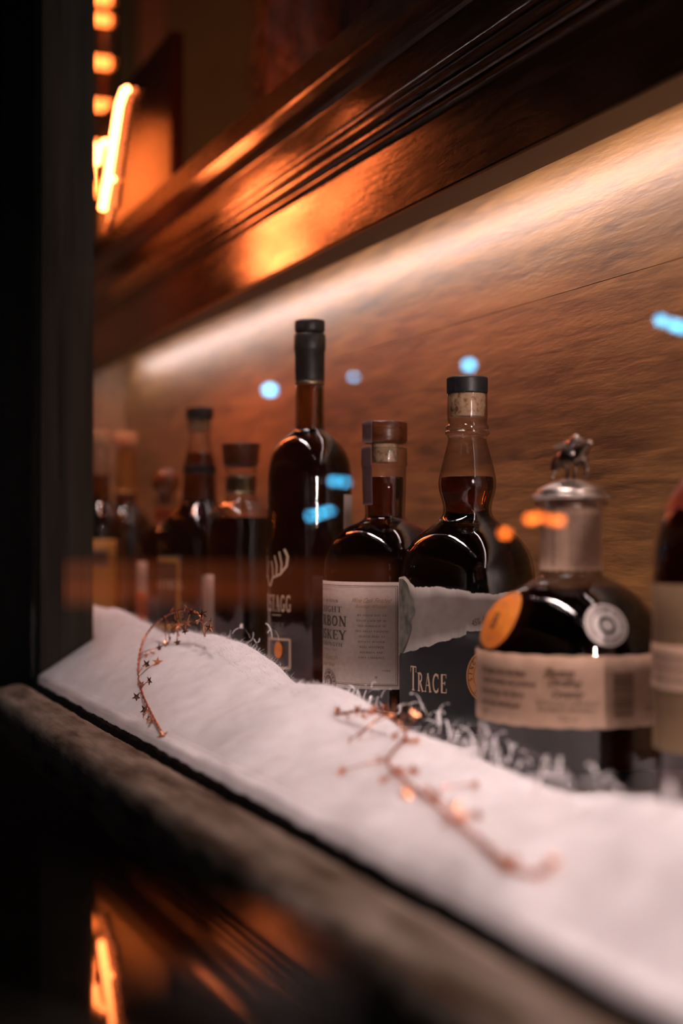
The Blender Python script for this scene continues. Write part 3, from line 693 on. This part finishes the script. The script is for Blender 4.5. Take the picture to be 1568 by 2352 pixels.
for i in range(3):
    bm = sans('KENTUCKY BOURBON', 0.02); b.stamp('lettering', bm, M['ink_soft'], -40, b.z(1512+i*28, -40, R), 0.036, 0.0022, lab, 0.0013, R=R)

# ---- the five blurred bottles at the left
b = Bottle('liquor_bottle', 553, 1.42, 'bottle with a wide dark wooden cap left of the tallest bottle', None)
b.body([(1072, 34), (1076, 37), (1084, 37), (1088, 33.5), (1136, 33.5), (1142, 35), (1152, 42), (1163, 56), (1172, 66), (1181, 72), (1194, 75), (1230, 76)], 76)
b.liquid(1188, M['bourbon_dark'], 1.6)
b.lathe('cap', [(1018, 40), (1019, 44.5), (1022, 45), (1064, 40), (1071, 38), (1073, 30)], M['capwood'])
b.sheet('neck_foil', -180, 180, b.z(1092), b.z(1134), M['foil'], R=34.2*b.k, nu=72)
b.sheet('label', -88, -52, b.z(1318), b.z(1500), M['paper'], off=0.0005, R=76*b.k, nu=30)

b = Bottle('long_neck_liquor_bottle', 458, 1.565, 'blurred long necked bottle with a black cap and dark neck band', None)
b.body([(962, 24), (966, 27), (988, 27), (992, 24), (1010, 25), (1040, 31), (1068, 36), (1090, 37), (1120, 39), (1146, 41), (1160, 49), (1174, 62), (1190, 76), (1210, 87), (1235, 92), (1270, 93)], 93)
b.liquid(1040, M['bourbon'], 1.6)
b.lathe('cap', [(935, 26), (936, 30), (940, 32), (958, 32), (962, 31), (963, 24)], M['blackcap'])
b.lathe('cork', [(963, 22), (990, 21), (991, 18)], M['cork'])
b.sheet('neck_band', -180, 180, b.z(1069), b.z(1088), M['blackcap'], off=0.0006, R=37.0*b.k, nu=72)
R = 93*b.k
lab = b.sheet('label', -88, -26, b.z(1274), b.z(1440), M['black_label'], off=0.0004, R=R, nu=30)
bm = bmesh.new()
for p in (((-1, 1), (1, 1)), ((1, 1), (1, -1)), ((1, -1), (-1, -1))): ribbon(bm, p, 0.16)
b.stamp('gold_border', bm, M['yellow_foil'], -60, b.z(1360), math.radians(66)*R, 0.078, lab, 0.0009, R=R)
b.stamp('lettering', serif('BAXTER'), M['print_cream'], -60, b.z(1340), math.radians(76)*R, 0.0095, lab, 0.0009, R=R)
b.sheet('side_label', 4, 20, b.z(1318), b.z(1445), M['paper'], off=0.0005, R=R, nu=20)

b = Bottle('liquor_bottle', 381, 1.70, 'blurred bottle with a round wooden ball stopper', None)
b.body([(1138, 22), (1142, 29), (1158, 29), (1163, 25), (1200, 25), (1208, 34), (1218, 47), (1232, 57), (1250, 63), (1275, 65)], 65)
b.liquid(1212, M['bourbon_dark'], 1.6)
b.lathe('ball_stopper', [(1077, 2), (1079, 12), (1084, 22), (1092, 29), (1104, 33), (1116, 32), (1126, 27), (1134, 20), (1139, 16), (1160, 16)], M['amber_ball'])
b.sheet('neck_label', -180, 180, b.z(1167), b.z(1202), M['red_label'], off=0.0005, R=25.5*b.k, nu=60)
R = 65*b.k
lab = b.sheet('label', -88, -40, b.z(1288), b.z(1425), M['paper'], off=0.0004, R=R, nu=24)
b.sheet('label_band', -88, -40, b.z(1358), b.z(1421), M['red_label'], off=0.0008, R=R, nu=24, parent=lab)

b = Bottle('liquor_bottle', 288, 1.93, 'blurred bottle with a cream T stopper and yellow foil neck', None)
b.body([(1026, 18), (1130, 25), (1160, 26), (1172, 36), (1184, 49), (1200, 58), (1225, 62)], 62)
b.liquid(1134, M['bourbon_dark'], 1.5)
b.lathe('stopper', [(995, 24), (996, 27), (1000, 28), (1020, 27), (1024, 25), (1026, 16)], M['cream_wax'])
b.sheet('neck_foil', -180, 180, b.z(1030), b.z(1131), M['yellow_foil'], off=0.0006, nu=60, nz=12)

b = Bottle('liquor_bottle', 231, 1.78, 'blurred bottle with a mustard yellow label beside the window post', None)
b.body([(1022, 17), (1060, 18), (1110, 21), (1150, 24), (1168, 38), (1186, 50), (1205, 55), (1230, 56)], 56)
b.liquid(1090, M['bourbon_dark'], 1.5)
b.lathe('stopper', [(989, 20), (990, 23), (994, 24), (1014, 24), (1019, 22), (1022, 15)], M['cream_wax'])
R = 56*b.k
lab = b.sheet('label', -80, 38, b.z(1238), b.z(1420), M['yellow_label'], off=0.0004, R=R, nu=30)
b.sheet('label_panel', -40, 18, b.z(1262), b.z(1300), M['ink_brown'], off=0.0008, R=R, nu=20, parent=lab)

# ---------------------------------------------------------------- cotton snow
def lerp(tab, t):
    if t <= tab[0][0]: return tab[0][1]
    for a, c in zip(tab, tab[1:]):
        if t <= c[0]: 
            f = (t-a[0])/(c[0]-a[0]); f = f*f*(3-2*f); return a[1]+(c[1]-a[1])*f
    return tab[-1][1]
CREST = [(0.0, -0.100), (0.40, -0.106), (0.49, -0.110), (0.54, -0.119), (0.60, -0.127), (0.66, -0.121), (0.73, -0.119), (0.79, -0.113), (0.86, -0.106), (0.92, -0.103), (0.98, -0.100), (1.05, -0.0905), (1.12, -0.087), (1.17, -0.090), (1.23, -0.096), (1.33, -0.095), (1.45, -0.083), (1.6, -0.080), (2.4, -0.095)]
def snow_h(x, y):
    t = -x; zc = lerp(CREST, t); yc = 0.345+0.012*noise.noise(Vector((t*6, 2, 0)))
    if y < yc:
        f = (yc-y)/(yc-YG-0.004); z = zc+(-0.1405-zc)*(f**1.35)
    else:
        f = min(1, (y-yc)/0.075); z = zc+(-0.150-zc)*(f*f*(3-2*f))
    z += 0.0085*noise.noise(Vector((x*13, y*16, 1.5)))*(1 if y > 0.26 else 0.3)
    z += 0.0018*noise.noise(Vector((x*48, y*60, 3.5))) + 0.0008*noise.noise(Vector((x*140, y*170, 9)))
    return max(z, FLOOR+0.004)
bm = bmesh.new(); NX, NY = 760, 96; grid = []
xa, xb_ = -2.37, 0.08
for i in range(NX+1):
    x = xa+(xb_-xa)*(i/NX); col = []
    for j in range(NY+1):
        y = YG+0.0035+(0.580-YG-0.0035)*j/NY
        yy = max(y, 0.311) if x < XP+0.003 else y
        col.append(bm.verts.new((x, yy, snow_h(x, yy)+H)))
    grid.append(col)
for i in range(NX):
    for j in range(NY): bm.faces.new((grid[i][j], grid[i+1][j], grid[i+1][j+1], grid[i][j+1]))
# skirt down to the display floor so that it has depth against the glass
fr_ = [(grid[i][0], bm.verts.new((grid[i][0].co.x, grid[i][0].co.y, FLOOR+H+0.001))) for i in range(NX+1)]
for p, q_ in zip(fr_, fr_[1:]): bm.faces.new((p[0], p[1], q_[1], q_[0]))
snow = link('cotton_snow', bm, M['snow'], None, True)
tag(snow, 'white cotton batting spread like snow along the window, round the bottle bases', 'artificial snow', kind='stuff')
bm = bmesh.new(); rnd = random.Random(11)
for i in range(9000):
    x = -0.75-0.65*rnd.random(); y = 0.325+0.05*rnd.random()
    if x < XP+0.02: y = max(y, 0.315)
    p = Vector((x, y, snow_h(x, y)+H)); a = rnd.random()*2*PI; L_ = 0.003+0.009*rnd.random()**3
    dirv = Vector((math.cos(a), math.sin(a)*0.6, 0.25+0.75*rnd.random()**2)).normalized()
    cur = Vector((rnd.uniform(-1, 1), rnd.uniform(-1, 1), -0.6))*0.5; w_ = 0.00005
    pv = None
    for k in range(5):
        s_ = k/4; c_ = p+dirv*L_*s_+cur*L_*s_*s_
        if c_.y < YG+0.004: c_.y = YG+0.004
        q_ = (bm.verts.new(c_+Vector((w_, w_, 0))), bm.verts.new(c_-Vector((w_, w_, 0))))
        if pv: bm.faces.new((pv[0], pv[1], q_[1], q_[0]))
        pv = q_
tag(link('cotton_fibres', bm, M['fibre'], None, True), 'fine stray fibres standing up from the cotton snow', 'cotton fibres', kind='stuff')
# curled clear shreds
bm = bmesh.new(); rnd = random.Random(5)
def shred(px, py, y, n=5, sc_=1.0):
    c = aty(px, py, y)
    for _ in range(n):
        a = rnd.random()*2*PI; r = (0.004+0.006*rnd.random())*sc_; tilt = rnd.uniform(-0.6, 0.6); ph = rnd.random()*PI
        turn = rnd.uniform(0.7, 2.6); w_ = 0.0004+0.0004*rnd.random(); prev = None
        o = c+Vector((rnd.uniform(-0.014, 0.014), rnd.uniform(-0.012, 0.012), rnd.uniform(-0.005, 0.003)))
        for k in range(14):
            t = k/13; ang = ph+turn*t
            p = o+Vector((math.cos(a)*r*math.cos(ang)+tilt*0.004*t, math.sin(a)*r*math.cos(ang), r*math.sin(ang)*1.2+0.005*t*sc_))
            wv = Vector((-math.sin(a), math.cos(a), 0.25))*w_
            q_ = (bm.verts.new(p+wv), bm.verts.new(p-wv))
            if prev: bm.faces.new((prev[0], prev[1], q_[1], q_[0]))
            prev = q_
for (px, py, y, n) in ((575, 1466, 0.375, 4), (598, 1462, 0.38, 3), (548, 1475, 0.375, 2), (800, 1612, 0.37, 4), (850, 1618, 0.375, 5), (885, 1622, 0.38, 5), (960, 1660, 0.375, 7), (1010, 1690, 0.38, 9), (1050, 1706, 0.38, 10), (1085, 1720, 0.37, 10), (1110, 1735, 0.37, 9),
                       (1150, 1752, 0.375, 10), (1190, 1775, 0.37, 8), (1230, 1780, 0.365, 8), (1255, 1800, 0.36, 7), (1275, 1812, 0.355, 6), (1385, 1838, 0.35, 6), (1420, 1838, 0.345, 4), (1560, 1830, 0.34, 6)):
    shred(px, py, y, n)
tag(link('shredded_film', bm, M['shred'], None, True), 'curled clear plastic shreds scattered between the snow and the bottles', 'decorative shred', kind='stuff')

# ---------------------------------------------------------------- copper star garlands
def star_mesh():
    bm = bmesh.new(); c1 = bm.verts.new((0, 0, 0.06)); c2 = bm.verts.new((0, 0, -0.06)); r = []
    for k in range(10):
        a = PI*k/5; rr = 1 if k % 2 == 0 else 0.40; r.append(bm.verts.new((rr*math.cos(a), rr*math.sin(a), 0)))
    for k in range(10): bm.faces.new((c1, r[k], r[(k+1) % 10])); bm.faces.new((c2, r[(k+1) % 10], r[k]))
    me = bpy.data.meshes.new('star'); bm.to_mesh(me); bm.free(); me.materials.append(M['copper']); return me
STAR = star_mesh()
def on_snow(px, py, ymax=0.34, lift=0.0022):
    """where the sight line of a garland point first comes down on the cotton"""
    y = YG+0.006; p = aty(px, py, y)
    while y < ymax:
        q_ = aty(px, py, y)
        if q_.z-H < snow_h(q_.x, y)+lift: break
        p = q_; y += 0.001
    return p
def garland(path, stars, label, size, seed):
    rnd = random.Random(seed)
    P = smooth_path(path, 14); root = empty('star_garland', P[0]); tag(root, label, 'garland', 'copper star garlands on the cotton snow')
    bm = bmesh.new(); Q = []
    for i, p in enumerate(P):                                     # two twisted wires
        a = i*1.1; Q.append(p-root.location+Vector((0, math.cos(a), math.sin(a)))*0.0006)
    tube(bm, Q, 0.00062, 6)
    tube(bm, [p-root.location-Vector((0, math.cos(i*1.1), math.sin(i*1.1)))*0.0006 for i, p in enumerate(P)], 0.00055, 6)
    tw = []
    for (fi, off) in stars:
        i = min(len(P)-1, int(fi*(len(P)-1))); a = P[i]; e = a+off
        tube(bm, [a-root.location, (a+e)/2-root.location+Vector((0, 0, 0.001)), e-root.location], 0.0004, 5); tw.append(e)
    link('wire', bm, M['copper'], root, True)
    for e in tw:
        o = bpy.data.objects.new('star', STAR); C.objects.link(o); o.parent = root; o.location = e-root.location
        s_ = size*rnd.uniform(0.8, 1.25); o.scale = (s_, s_, s_)
        o.rotation_euler = (rnd.uniform(0, PI), rnd.uniform(0, PI), rnd.uniform(0, PI))
    return root
g1 = [on_snow(382, 1700), on_snow(366, 1672), on_snow(345, 1632), on_snow(325, 1585), on_snow(318, 1530), on_snow(328, 1475, 0.305), on_snow(352, 1437, 0.315), aty(392, 1408, 0.318), aty(435, 1400, 0.324), aty(462, 1418, 0.328), aty(471, 1462, 0.330)]
PP = smooth_path(g1, 14); st = []
for px_, py_ in ((424, 1388), (398, 1398), (418, 1417), (440, 1408), (392, 1432), (400, 1443), (425, 1449), (408, 1476), (390, 1466), (366, 1488), (351, 1499), (385, 1478), (362, 1520), (337, 1526), (330, 1470), (336, 1505), (317, 1565), (343, 1563), (326, 1570), (314, 1600), (333, 1630), (340, 1650),
                 (330, 1640), (348, 1655), (375, 1690), (484, 1425), (482, 1442), (466, 1410), (445, 1428), (430, 1430), (456, 1426), (410, 1460), (330, 1645), (404, 1425), (412, 1436), (398, 1450)):
    e = on_snow(px_, py_, 0.322)
    i = min(range(len(PP)), key=lambda k: (PP[k]-e).length); st.append((i/(len(PP)-1), e-PP[i]))
garland(g1, st, 'copper star wire arching up from the snow, in sharp focus near the post', 0.0041, 1)
g2 = [on_snow(*q_) for q_ in ((770, 1640), (840, 1632), (905, 1650), (930, 1690), (890, 1745), (930, 1790), (980, 1830), (1040, 1880), (1100, 1930), (1160, 1985), (1230, 2005), (1280, 1975))]
PP = smooth_path(g2, 14); st = []
for px_, py_ in ((775, 1630), (800, 1648), (825, 1630), (850, 1638), (880, 1625), (905, 1612), (930, 1625), (950, 1640), (802, 1700), (825, 1690), (785, 1770), (870, 1745), (905, 1690), (935, 1700), (955, 1700), (880, 1790), (915, 1765), (950, 1770), (985, 1810), (1000, 1830), (1020, 1870), (1045, 1850), (1060, 1875), (1095, 1870), (1020, 1890), (1070, 1895),
                 (1095, 1920), (1120, 1945), (1140, 1965), (1165, 1985), (1150, 1970), (1265, 1975), (1090, 1800), (1240, 2000), (935, 1825), (1180, 1975), (835, 1645), (860, 1628), (890, 1640), (1030, 1860), (1050, 1885), (1130, 1955), (1155, 1990)):
    e = on_snow(px_, py_)
    i = min(range(len(PP)), key=lambda k: (PP[k]-e).length); st.append((i/(len(PP)-1), e-PP[i]))
garland(g2, st, 'copper star wire trailing out of focus across the snow nearest the camera', 0.0038, 4)

# ---------------------------------------------------------------- neon sign hung in the next bay
sg = empty('neon_tubes', (-1.64, 0.372, 0.30+H)); tag(sg, 'orange neon sign glowing beside the dark window post', 'neon sign')
def sgp(x, z, y=0.365): return Vector((x, y, z+H))-sg.location
def neon(name, pts, r, m_=None, seg=10):
    bm = bmesh.new(); tube(bm, pts, r, seg); return link(name, bm, m_ or M['neon'], sg, True)
p1 = at(288, 198, 1.475); p2 = at(236, 478, 1.66)
L0 = sg.location
neon('tube', [q_-L0 for q_ in (at(291, 200, 1.472), at(283, 205, 1.478), at(272, 235, 1.49), at(262, 300, 1.515), at(248, 390, 1.56), at(240, 440, 1.60), at(234, 476, 1.62))], 0.0046)
neon('tube', [q_-L0 for q_ in (at(258, 408, 1.56), at(248, 412, 1.58), at(243, 440, 1.60), at(236, 478, 1.62))], 0.0036)
neon('tube', [q_-L0 for q_ in (at(240, 322, 1.60), at(231, 330, 1.62), at(226, 345, 1.63), at(222, 372, 1.64))], 0.0040)
for k in range(6):                                   # further strokes of the sign hidden behind the post
    x = -1.668-0.026*k
    neon('tube', [sgp(x+0.02, 0.455), sgp(x, 0.40), sgp(x-0.02, 0.345), sgp(x-0.02, 0.335), sgp(x-0.045, 0.345), sgp(x-0.035, 0.44)], 0.0040)
bm = bmesh.new(); box(bm, -0.20, 0.165, 0.016, 0.022, -0.02, 0.19); bmesh.ops.recalc_face_normals(bm, faces=bm.faces)
#link('backing_plate', bm, M['black'], sg)
bm = bmesh.new()
for (a, c) in ((at(297, 215, 1.50), at(268, 470, 1.64)), (at(268, 440, 1.63), at(246, 530, 1.72))):
    tube(bm, [a-L0, (a+c)/2-L0, c-L0], 0.0045, 8)
link('sign_frame', bm, mat('black_tube_paint', (0.03, 0.012, 0.008), 0.2), sg, True)
bm = bmesh.new(); tube(bm, [sgp(-1.52, 0.46), sgp(-1.52, 0.9)], 0.0006, 5); tube(bm, [sgp(-1.80, 0.44), sgp(-1.80, 0.9)], 0.0006, 5)
link('hanging_wire', bm, M['black'], sg)
# unseen tubes added for the glow on the panel, then the ladder-like sign
s3 = empty('neon_tubes', (-3.0, 0.37, 0.66+H)); tag(s3, 'unseen orange tubes added further left, to glow in the dark panel', 'neon sign')
for k in range(7):
    x = 0.25-0.08*k; bm = bmesh.new(); tube(bm, [Vector((x, 0, 0.0)), Vector((x, 0, 0.16))], 0.010, 10); link('tube', bm, M['neon_soft'], s3, True)
s2 = empty('neon_ladder_sign', (-2.92, 0.45, 0.72+H)); tag(s2, 'far blurred column of glowing orange bars above the dark panel', 'neon sign')
for zz, rr in ((1.11, 0.013), (1.065, 0.011), (0.975, 0.012), (0.885, 0.011), (0.80, 0.010), (0.71, 0.014)):
    bm = bmesh.new(); tube(bm, [Vector((0, 0.15, zz-0.72)), Vector((0, 0.230, zz-0.72))], rr, 10); link('tube', bm, M['neon_soft'], s2, True)
bm = bmesh.new()
for yy in (0.155, 0.225): tube(bm, [Vector((-0.03, yy, -0.05)), Vector((-0.03, yy, 0.60))], 0.006, 8)
link('sign_frame', bm, mat('dark_orange_frame', (0.12, 0.03, 0.01), 0.4), s2, True)

# dark panel standing on the cornice
pn = boxes('display_panel', vary(mat('dark_glossy_panel', rough=0.20), (0.030, 0.008, 0.003), (0.045, 0.014, 0.006), 4), [(-2.45, -2.0, 0.555, 0.575, 0.4385, 0.727)])
tag(pn, 'dark upright glossy panel standing on the cornice ledge right of the neon', 'panel')
# shaggy hide on the cornice
bm = bmesh.new(); cx_, cy_ = aty(745, 200, 0.62).x, 0.60
rnd = random.Random(8); RR = []
for j in range(60):
    z = 0.439+0.5*j/59; ring = []
    for k in range(90):
        a = 2*PI*k/90; n_ = noise.noise(Vector((math.cos(a)*2.2, math.sin(a)*2.2, z*7)))*0.022+noise.noise(Vector((math.cos(a)*12, math.sin(a)*12, z*12)))*0.010
        fl = 0.022*math.exp(-(z-0.439)/0.05)
        ring.append(bm.verts.new((cx_+(0.150+n_+fl)*math.cos(a), cy_+0.07+(0.100+n_+fl)*math.sin(a), z+H)))
    RR.append(ring)
for a, c in zip(RR, RR[1:]):
    for k in range(90): bm.faces.new((a[k], a[(k+1) % 90], c[(k+1) % 90], c[k]))
bm.faces.new(list(reversed(RR[0]))); bm.faces.new(RR[-1])
hide = link('shaggy_hide', bm, vary(mat('dark_brown_hide', rough=0.5), (0.012, 0.006, 0.004), (0.045, 0.018, 0.010), 40, (1, 1, 0.3), 0.8), None, True)
tag(hide, 'dark shaggy brown fur hide standing on the cornice ledge at top', 'fur hide')
bm = bmesh.new()
for i in range(9000):
    a = 2*PI*rnd.random(); z = 0.45+0.45*rnd.random()
    if math.cos(a) < -0.4 and math.sin(a) > 0.6: continue
    p = Vector((cx_+0.150*math.cos(a), cy_+0.07+0.100*math.sin(a), z+H)); n_ = Vector((math.cos(a), math.sin(a), 0))
    L_ = 0.02+0.03*rnd.random(); sw = Vector((rnd.uniform(-.4, .4), rnd.uniform(-.4, .4), -1)); w_ = 0.0005
    clump = noise.noise_vector(Vector((a*6, z*30, 0)))*0.018
    tv = Vector((-math.sin(a), math.cos(a), 0))*w_; pv = None
    for k in range(5):
        s_ = k/4; c_ = p+n_*(0.012+0.014*math.sin(PI*min(1, s_*0.8)))+sw*L_*s_+clump*s_
        if c_.z < 0.4385+H: c_.z = 0.4385+H
        q_ = (bm.verts.new(c_+tv*(1-s_*0.8)), bm.verts.new(c_-tv*(1-s_*0.8)))
        if pv: bm.faces.new((pv[0], pv[1], q_[1], q_[0]))
        pv = q_
o = link('fur', bm, mat('reddish_brown_hair', (0.20, 0.065, 0.03), 0.3), hide); o['kind'] = 'stuff'

# ---------------------------------------------------------------- LED tapes (hidden round the opening)
def led_tape(name, a, c, label, facing, n):
    a = Vector(a)+Vector((0, 0, H)); c = Vector(c)+Vector((0, 0, H)); f = Vector(facing).normalized(); t = (c-a).normalized(); s_ = f.cross(t)
    bm = bmesh.new()
    for sgn in (0,):
        m_ = Matrix((t, s_, f)).transposed().to_4x4(); m_.translation = (a+c)/2-f*0.002
        bmesh.ops.create_cube(bm, size=1, matrix=m_ @ Matrix.Diagonal(((c-a).length+0.02, 0.012, 0.002, 1)))
    o = link(name, bm, M['aluminium']); tag(o, label, 'led strip')
    bm = bmesh.new()
    for k in range(n):
        p = a+(c-a)*((k+0.5)/n); m_ = Matrix((t, s_, f)).transposed().to_4x4(); m_.translation = p+f*0.0004
        bmesh.ops.create_grid(bm, x_segments=1, y_segments=1, size=0.0022, matrix=m_)
    d = link('diodes', bm, M['diode'], o); d['kind'] = 'stuff'
led_tape('led_strip', (-2.2, 0.290, 0.806), (0.1, 0.290, 0.806), 'led tape along the window head above the glass', (0, 0.1, -1), 150)
led_tape('led_strip', (0.318, 0.40, -0.15), (0.318, 0.40, 0.24), 'upright led tape on the right side board', (-1, 0, 0), 26)

# ---------------------------------------------------------------- things behind the viewer that the pane mirrors
def mirror(px, py, d):
    p = at(px, py, d); return Vector((p.x, 2*YG-p.y, p.z))
def bulb_string(name, spots, m_, label, r, rw):
    pts = [mirror(*s_[:3]) for s_ in spots]; root = empty(name, pts[0]); tag(root, label, 'light string')
    for p, s_ in zip(pts, spots):
        bm = bmesh.new(); bmesh.ops.create_uvsphere(bm, u_segments=16, v_segments=10, radius=r*(s_[3] if len(s_) > 3 else 1), matrix=Matrix.Translation(p-root.location))
        link('bulb', bm, m_, root, True)
    bm = bmesh.new(); o_ = sorted(pts, key=lambda p: p.z); up = Vector((0, 0, r*1.1))
    tube(bm, [p-root.location+up for p in o_]+[o_[-1]-root.location+Vector((0, 0, 1.2))], 0.002, 5); link('cable', bm, M['black'], root)
    return root
bulb_string('blue_light_string', [(620, 895, 3.4), (1078, 838, 3.4), (768, 1105, 3.6, 0.55), (792, 1107, 3.6, 0.5), (715, 1185, 3.6, 0.5), (735, 1180, 3.6, 0.5), (755, 1174, 3.6, 0.5), (812, 865, 3.8, 0.5), (1520, 735, 3.2), (1548, 745, 3.2), (1566, 752, 3.2)], M['blue_bulb'], 'cool blue fairy lights mirrored as round spots in the pane', 0.011, 0)
bulb_string('orange_light_string', [(1160, 1225, 3.4), (1218, 1192, 3.4), (1228, 1190, 3.6), (1262, 1192, 3.5), (1284, 1196, 3.4), (1240, 1186, 3.5)], M['orange_bulb'], 'orange fairy lights mirrored as round spots beside the metal stopper', 0.010, 0)

# made-up shop front, added so the pane mirrors a dim red band
sf_ = empty('added_shop_front', mirror(520, 1218, 6.0)-Vector((0, 0, H))); tag(sf_, 'made-up far shop front, added so a dim red band mirrors low in the pane', 'shop front')
def slab(name, x0, y0, x1, y1, d, th, m_):
    a = mirror(x0, 1218, d); c = mirror(x1, 1218, d); t = (c-a).normalized(); n = Vector((-t.y, t.x, 0))
    if n.dot(a) < 0: n = -n
    zt = mirror(x0, y0, d).z; zb = max(0, mirror(x0, y1, d).z); bm = bmesh.new()
    lo = [bm.verts.new(Vector((p.x, p.y, zb))-sf_.location) for p in (a, c, c+n*th, a+n*th)]; hi = [bm.verts.new(Vector((p.x, p.y, zt))-sf_.location) for p in (a, c, c+n*th, a+n*th)]
    bm.faces.new(lo); bm.faces.new(hi)
    for k in range(4): bm.faces.new((lo[k], lo[(k+1) % 4], hi[(k+1) % 4], hi[k]))
    bmesh.ops.recalc_face_normals(bm, faces=bm.faces); return link(name, bm, m_, sf_)
slab('facade', -200, 600, 1300, 1900, 6.05, 0.3, M['black'])
slab('band_glow', 145, 1290, 900, 1392, 6.0, 0.03, mat('dim_red_band_glow', (0, 0, 0), 0.5, emit=(1, 0.20, 0.06), estr=0.17))  # glowing slab added for the mirrored band
slab('band_line_glow', 145, 1346, 620, 1358, 5.98, 0.015, mat('orange_line_glow', (0, 0, 0), 0.5, emit=(1, 0.16, 0.04), estr=0.4))  # thin glowing slab added for the brighter line in the band

# polished table top just below the lens
tb_ = empty('side_table', (-0.1, -0.15, -H+H)); tag(tb_, 'polished black table corner mirroring the neon in the bottom left', 'table')
bm = bmesh.new(); poly = [(-0.52, -0.082), (-0.152, 0.0602), (-0.105, -0.10), (-0.38, -0.40)]
lo = [bm.verts.new((x+0.1, y+0.15, H-0.075)) for x, y in poly]; hi = [bm.verts.new((x+0.1, y+0.15, H-0.05)) for x, y in poly]
bm.faces.new(lo); bm.faces.new(hi)
for k in range(4): bm.faces.new((lo[k], lo[(k+1) % 4], hi[(k+1) % 4], hi[k]))
bmesh.ops.recalc_face_normals(bm, faces=bm.faces)
link('table_top', bm, M['table'], tb_)
bm = bmesh.new(); tube(bm, [(0, 0, 0.015), (0, 0, H-0.076)], 0.03, 20); tube(bm, [(0, 0, 0.001), (0, 0, 0.015)], 0.18, 32); link('pedestal', bm, M['black'], tb_)
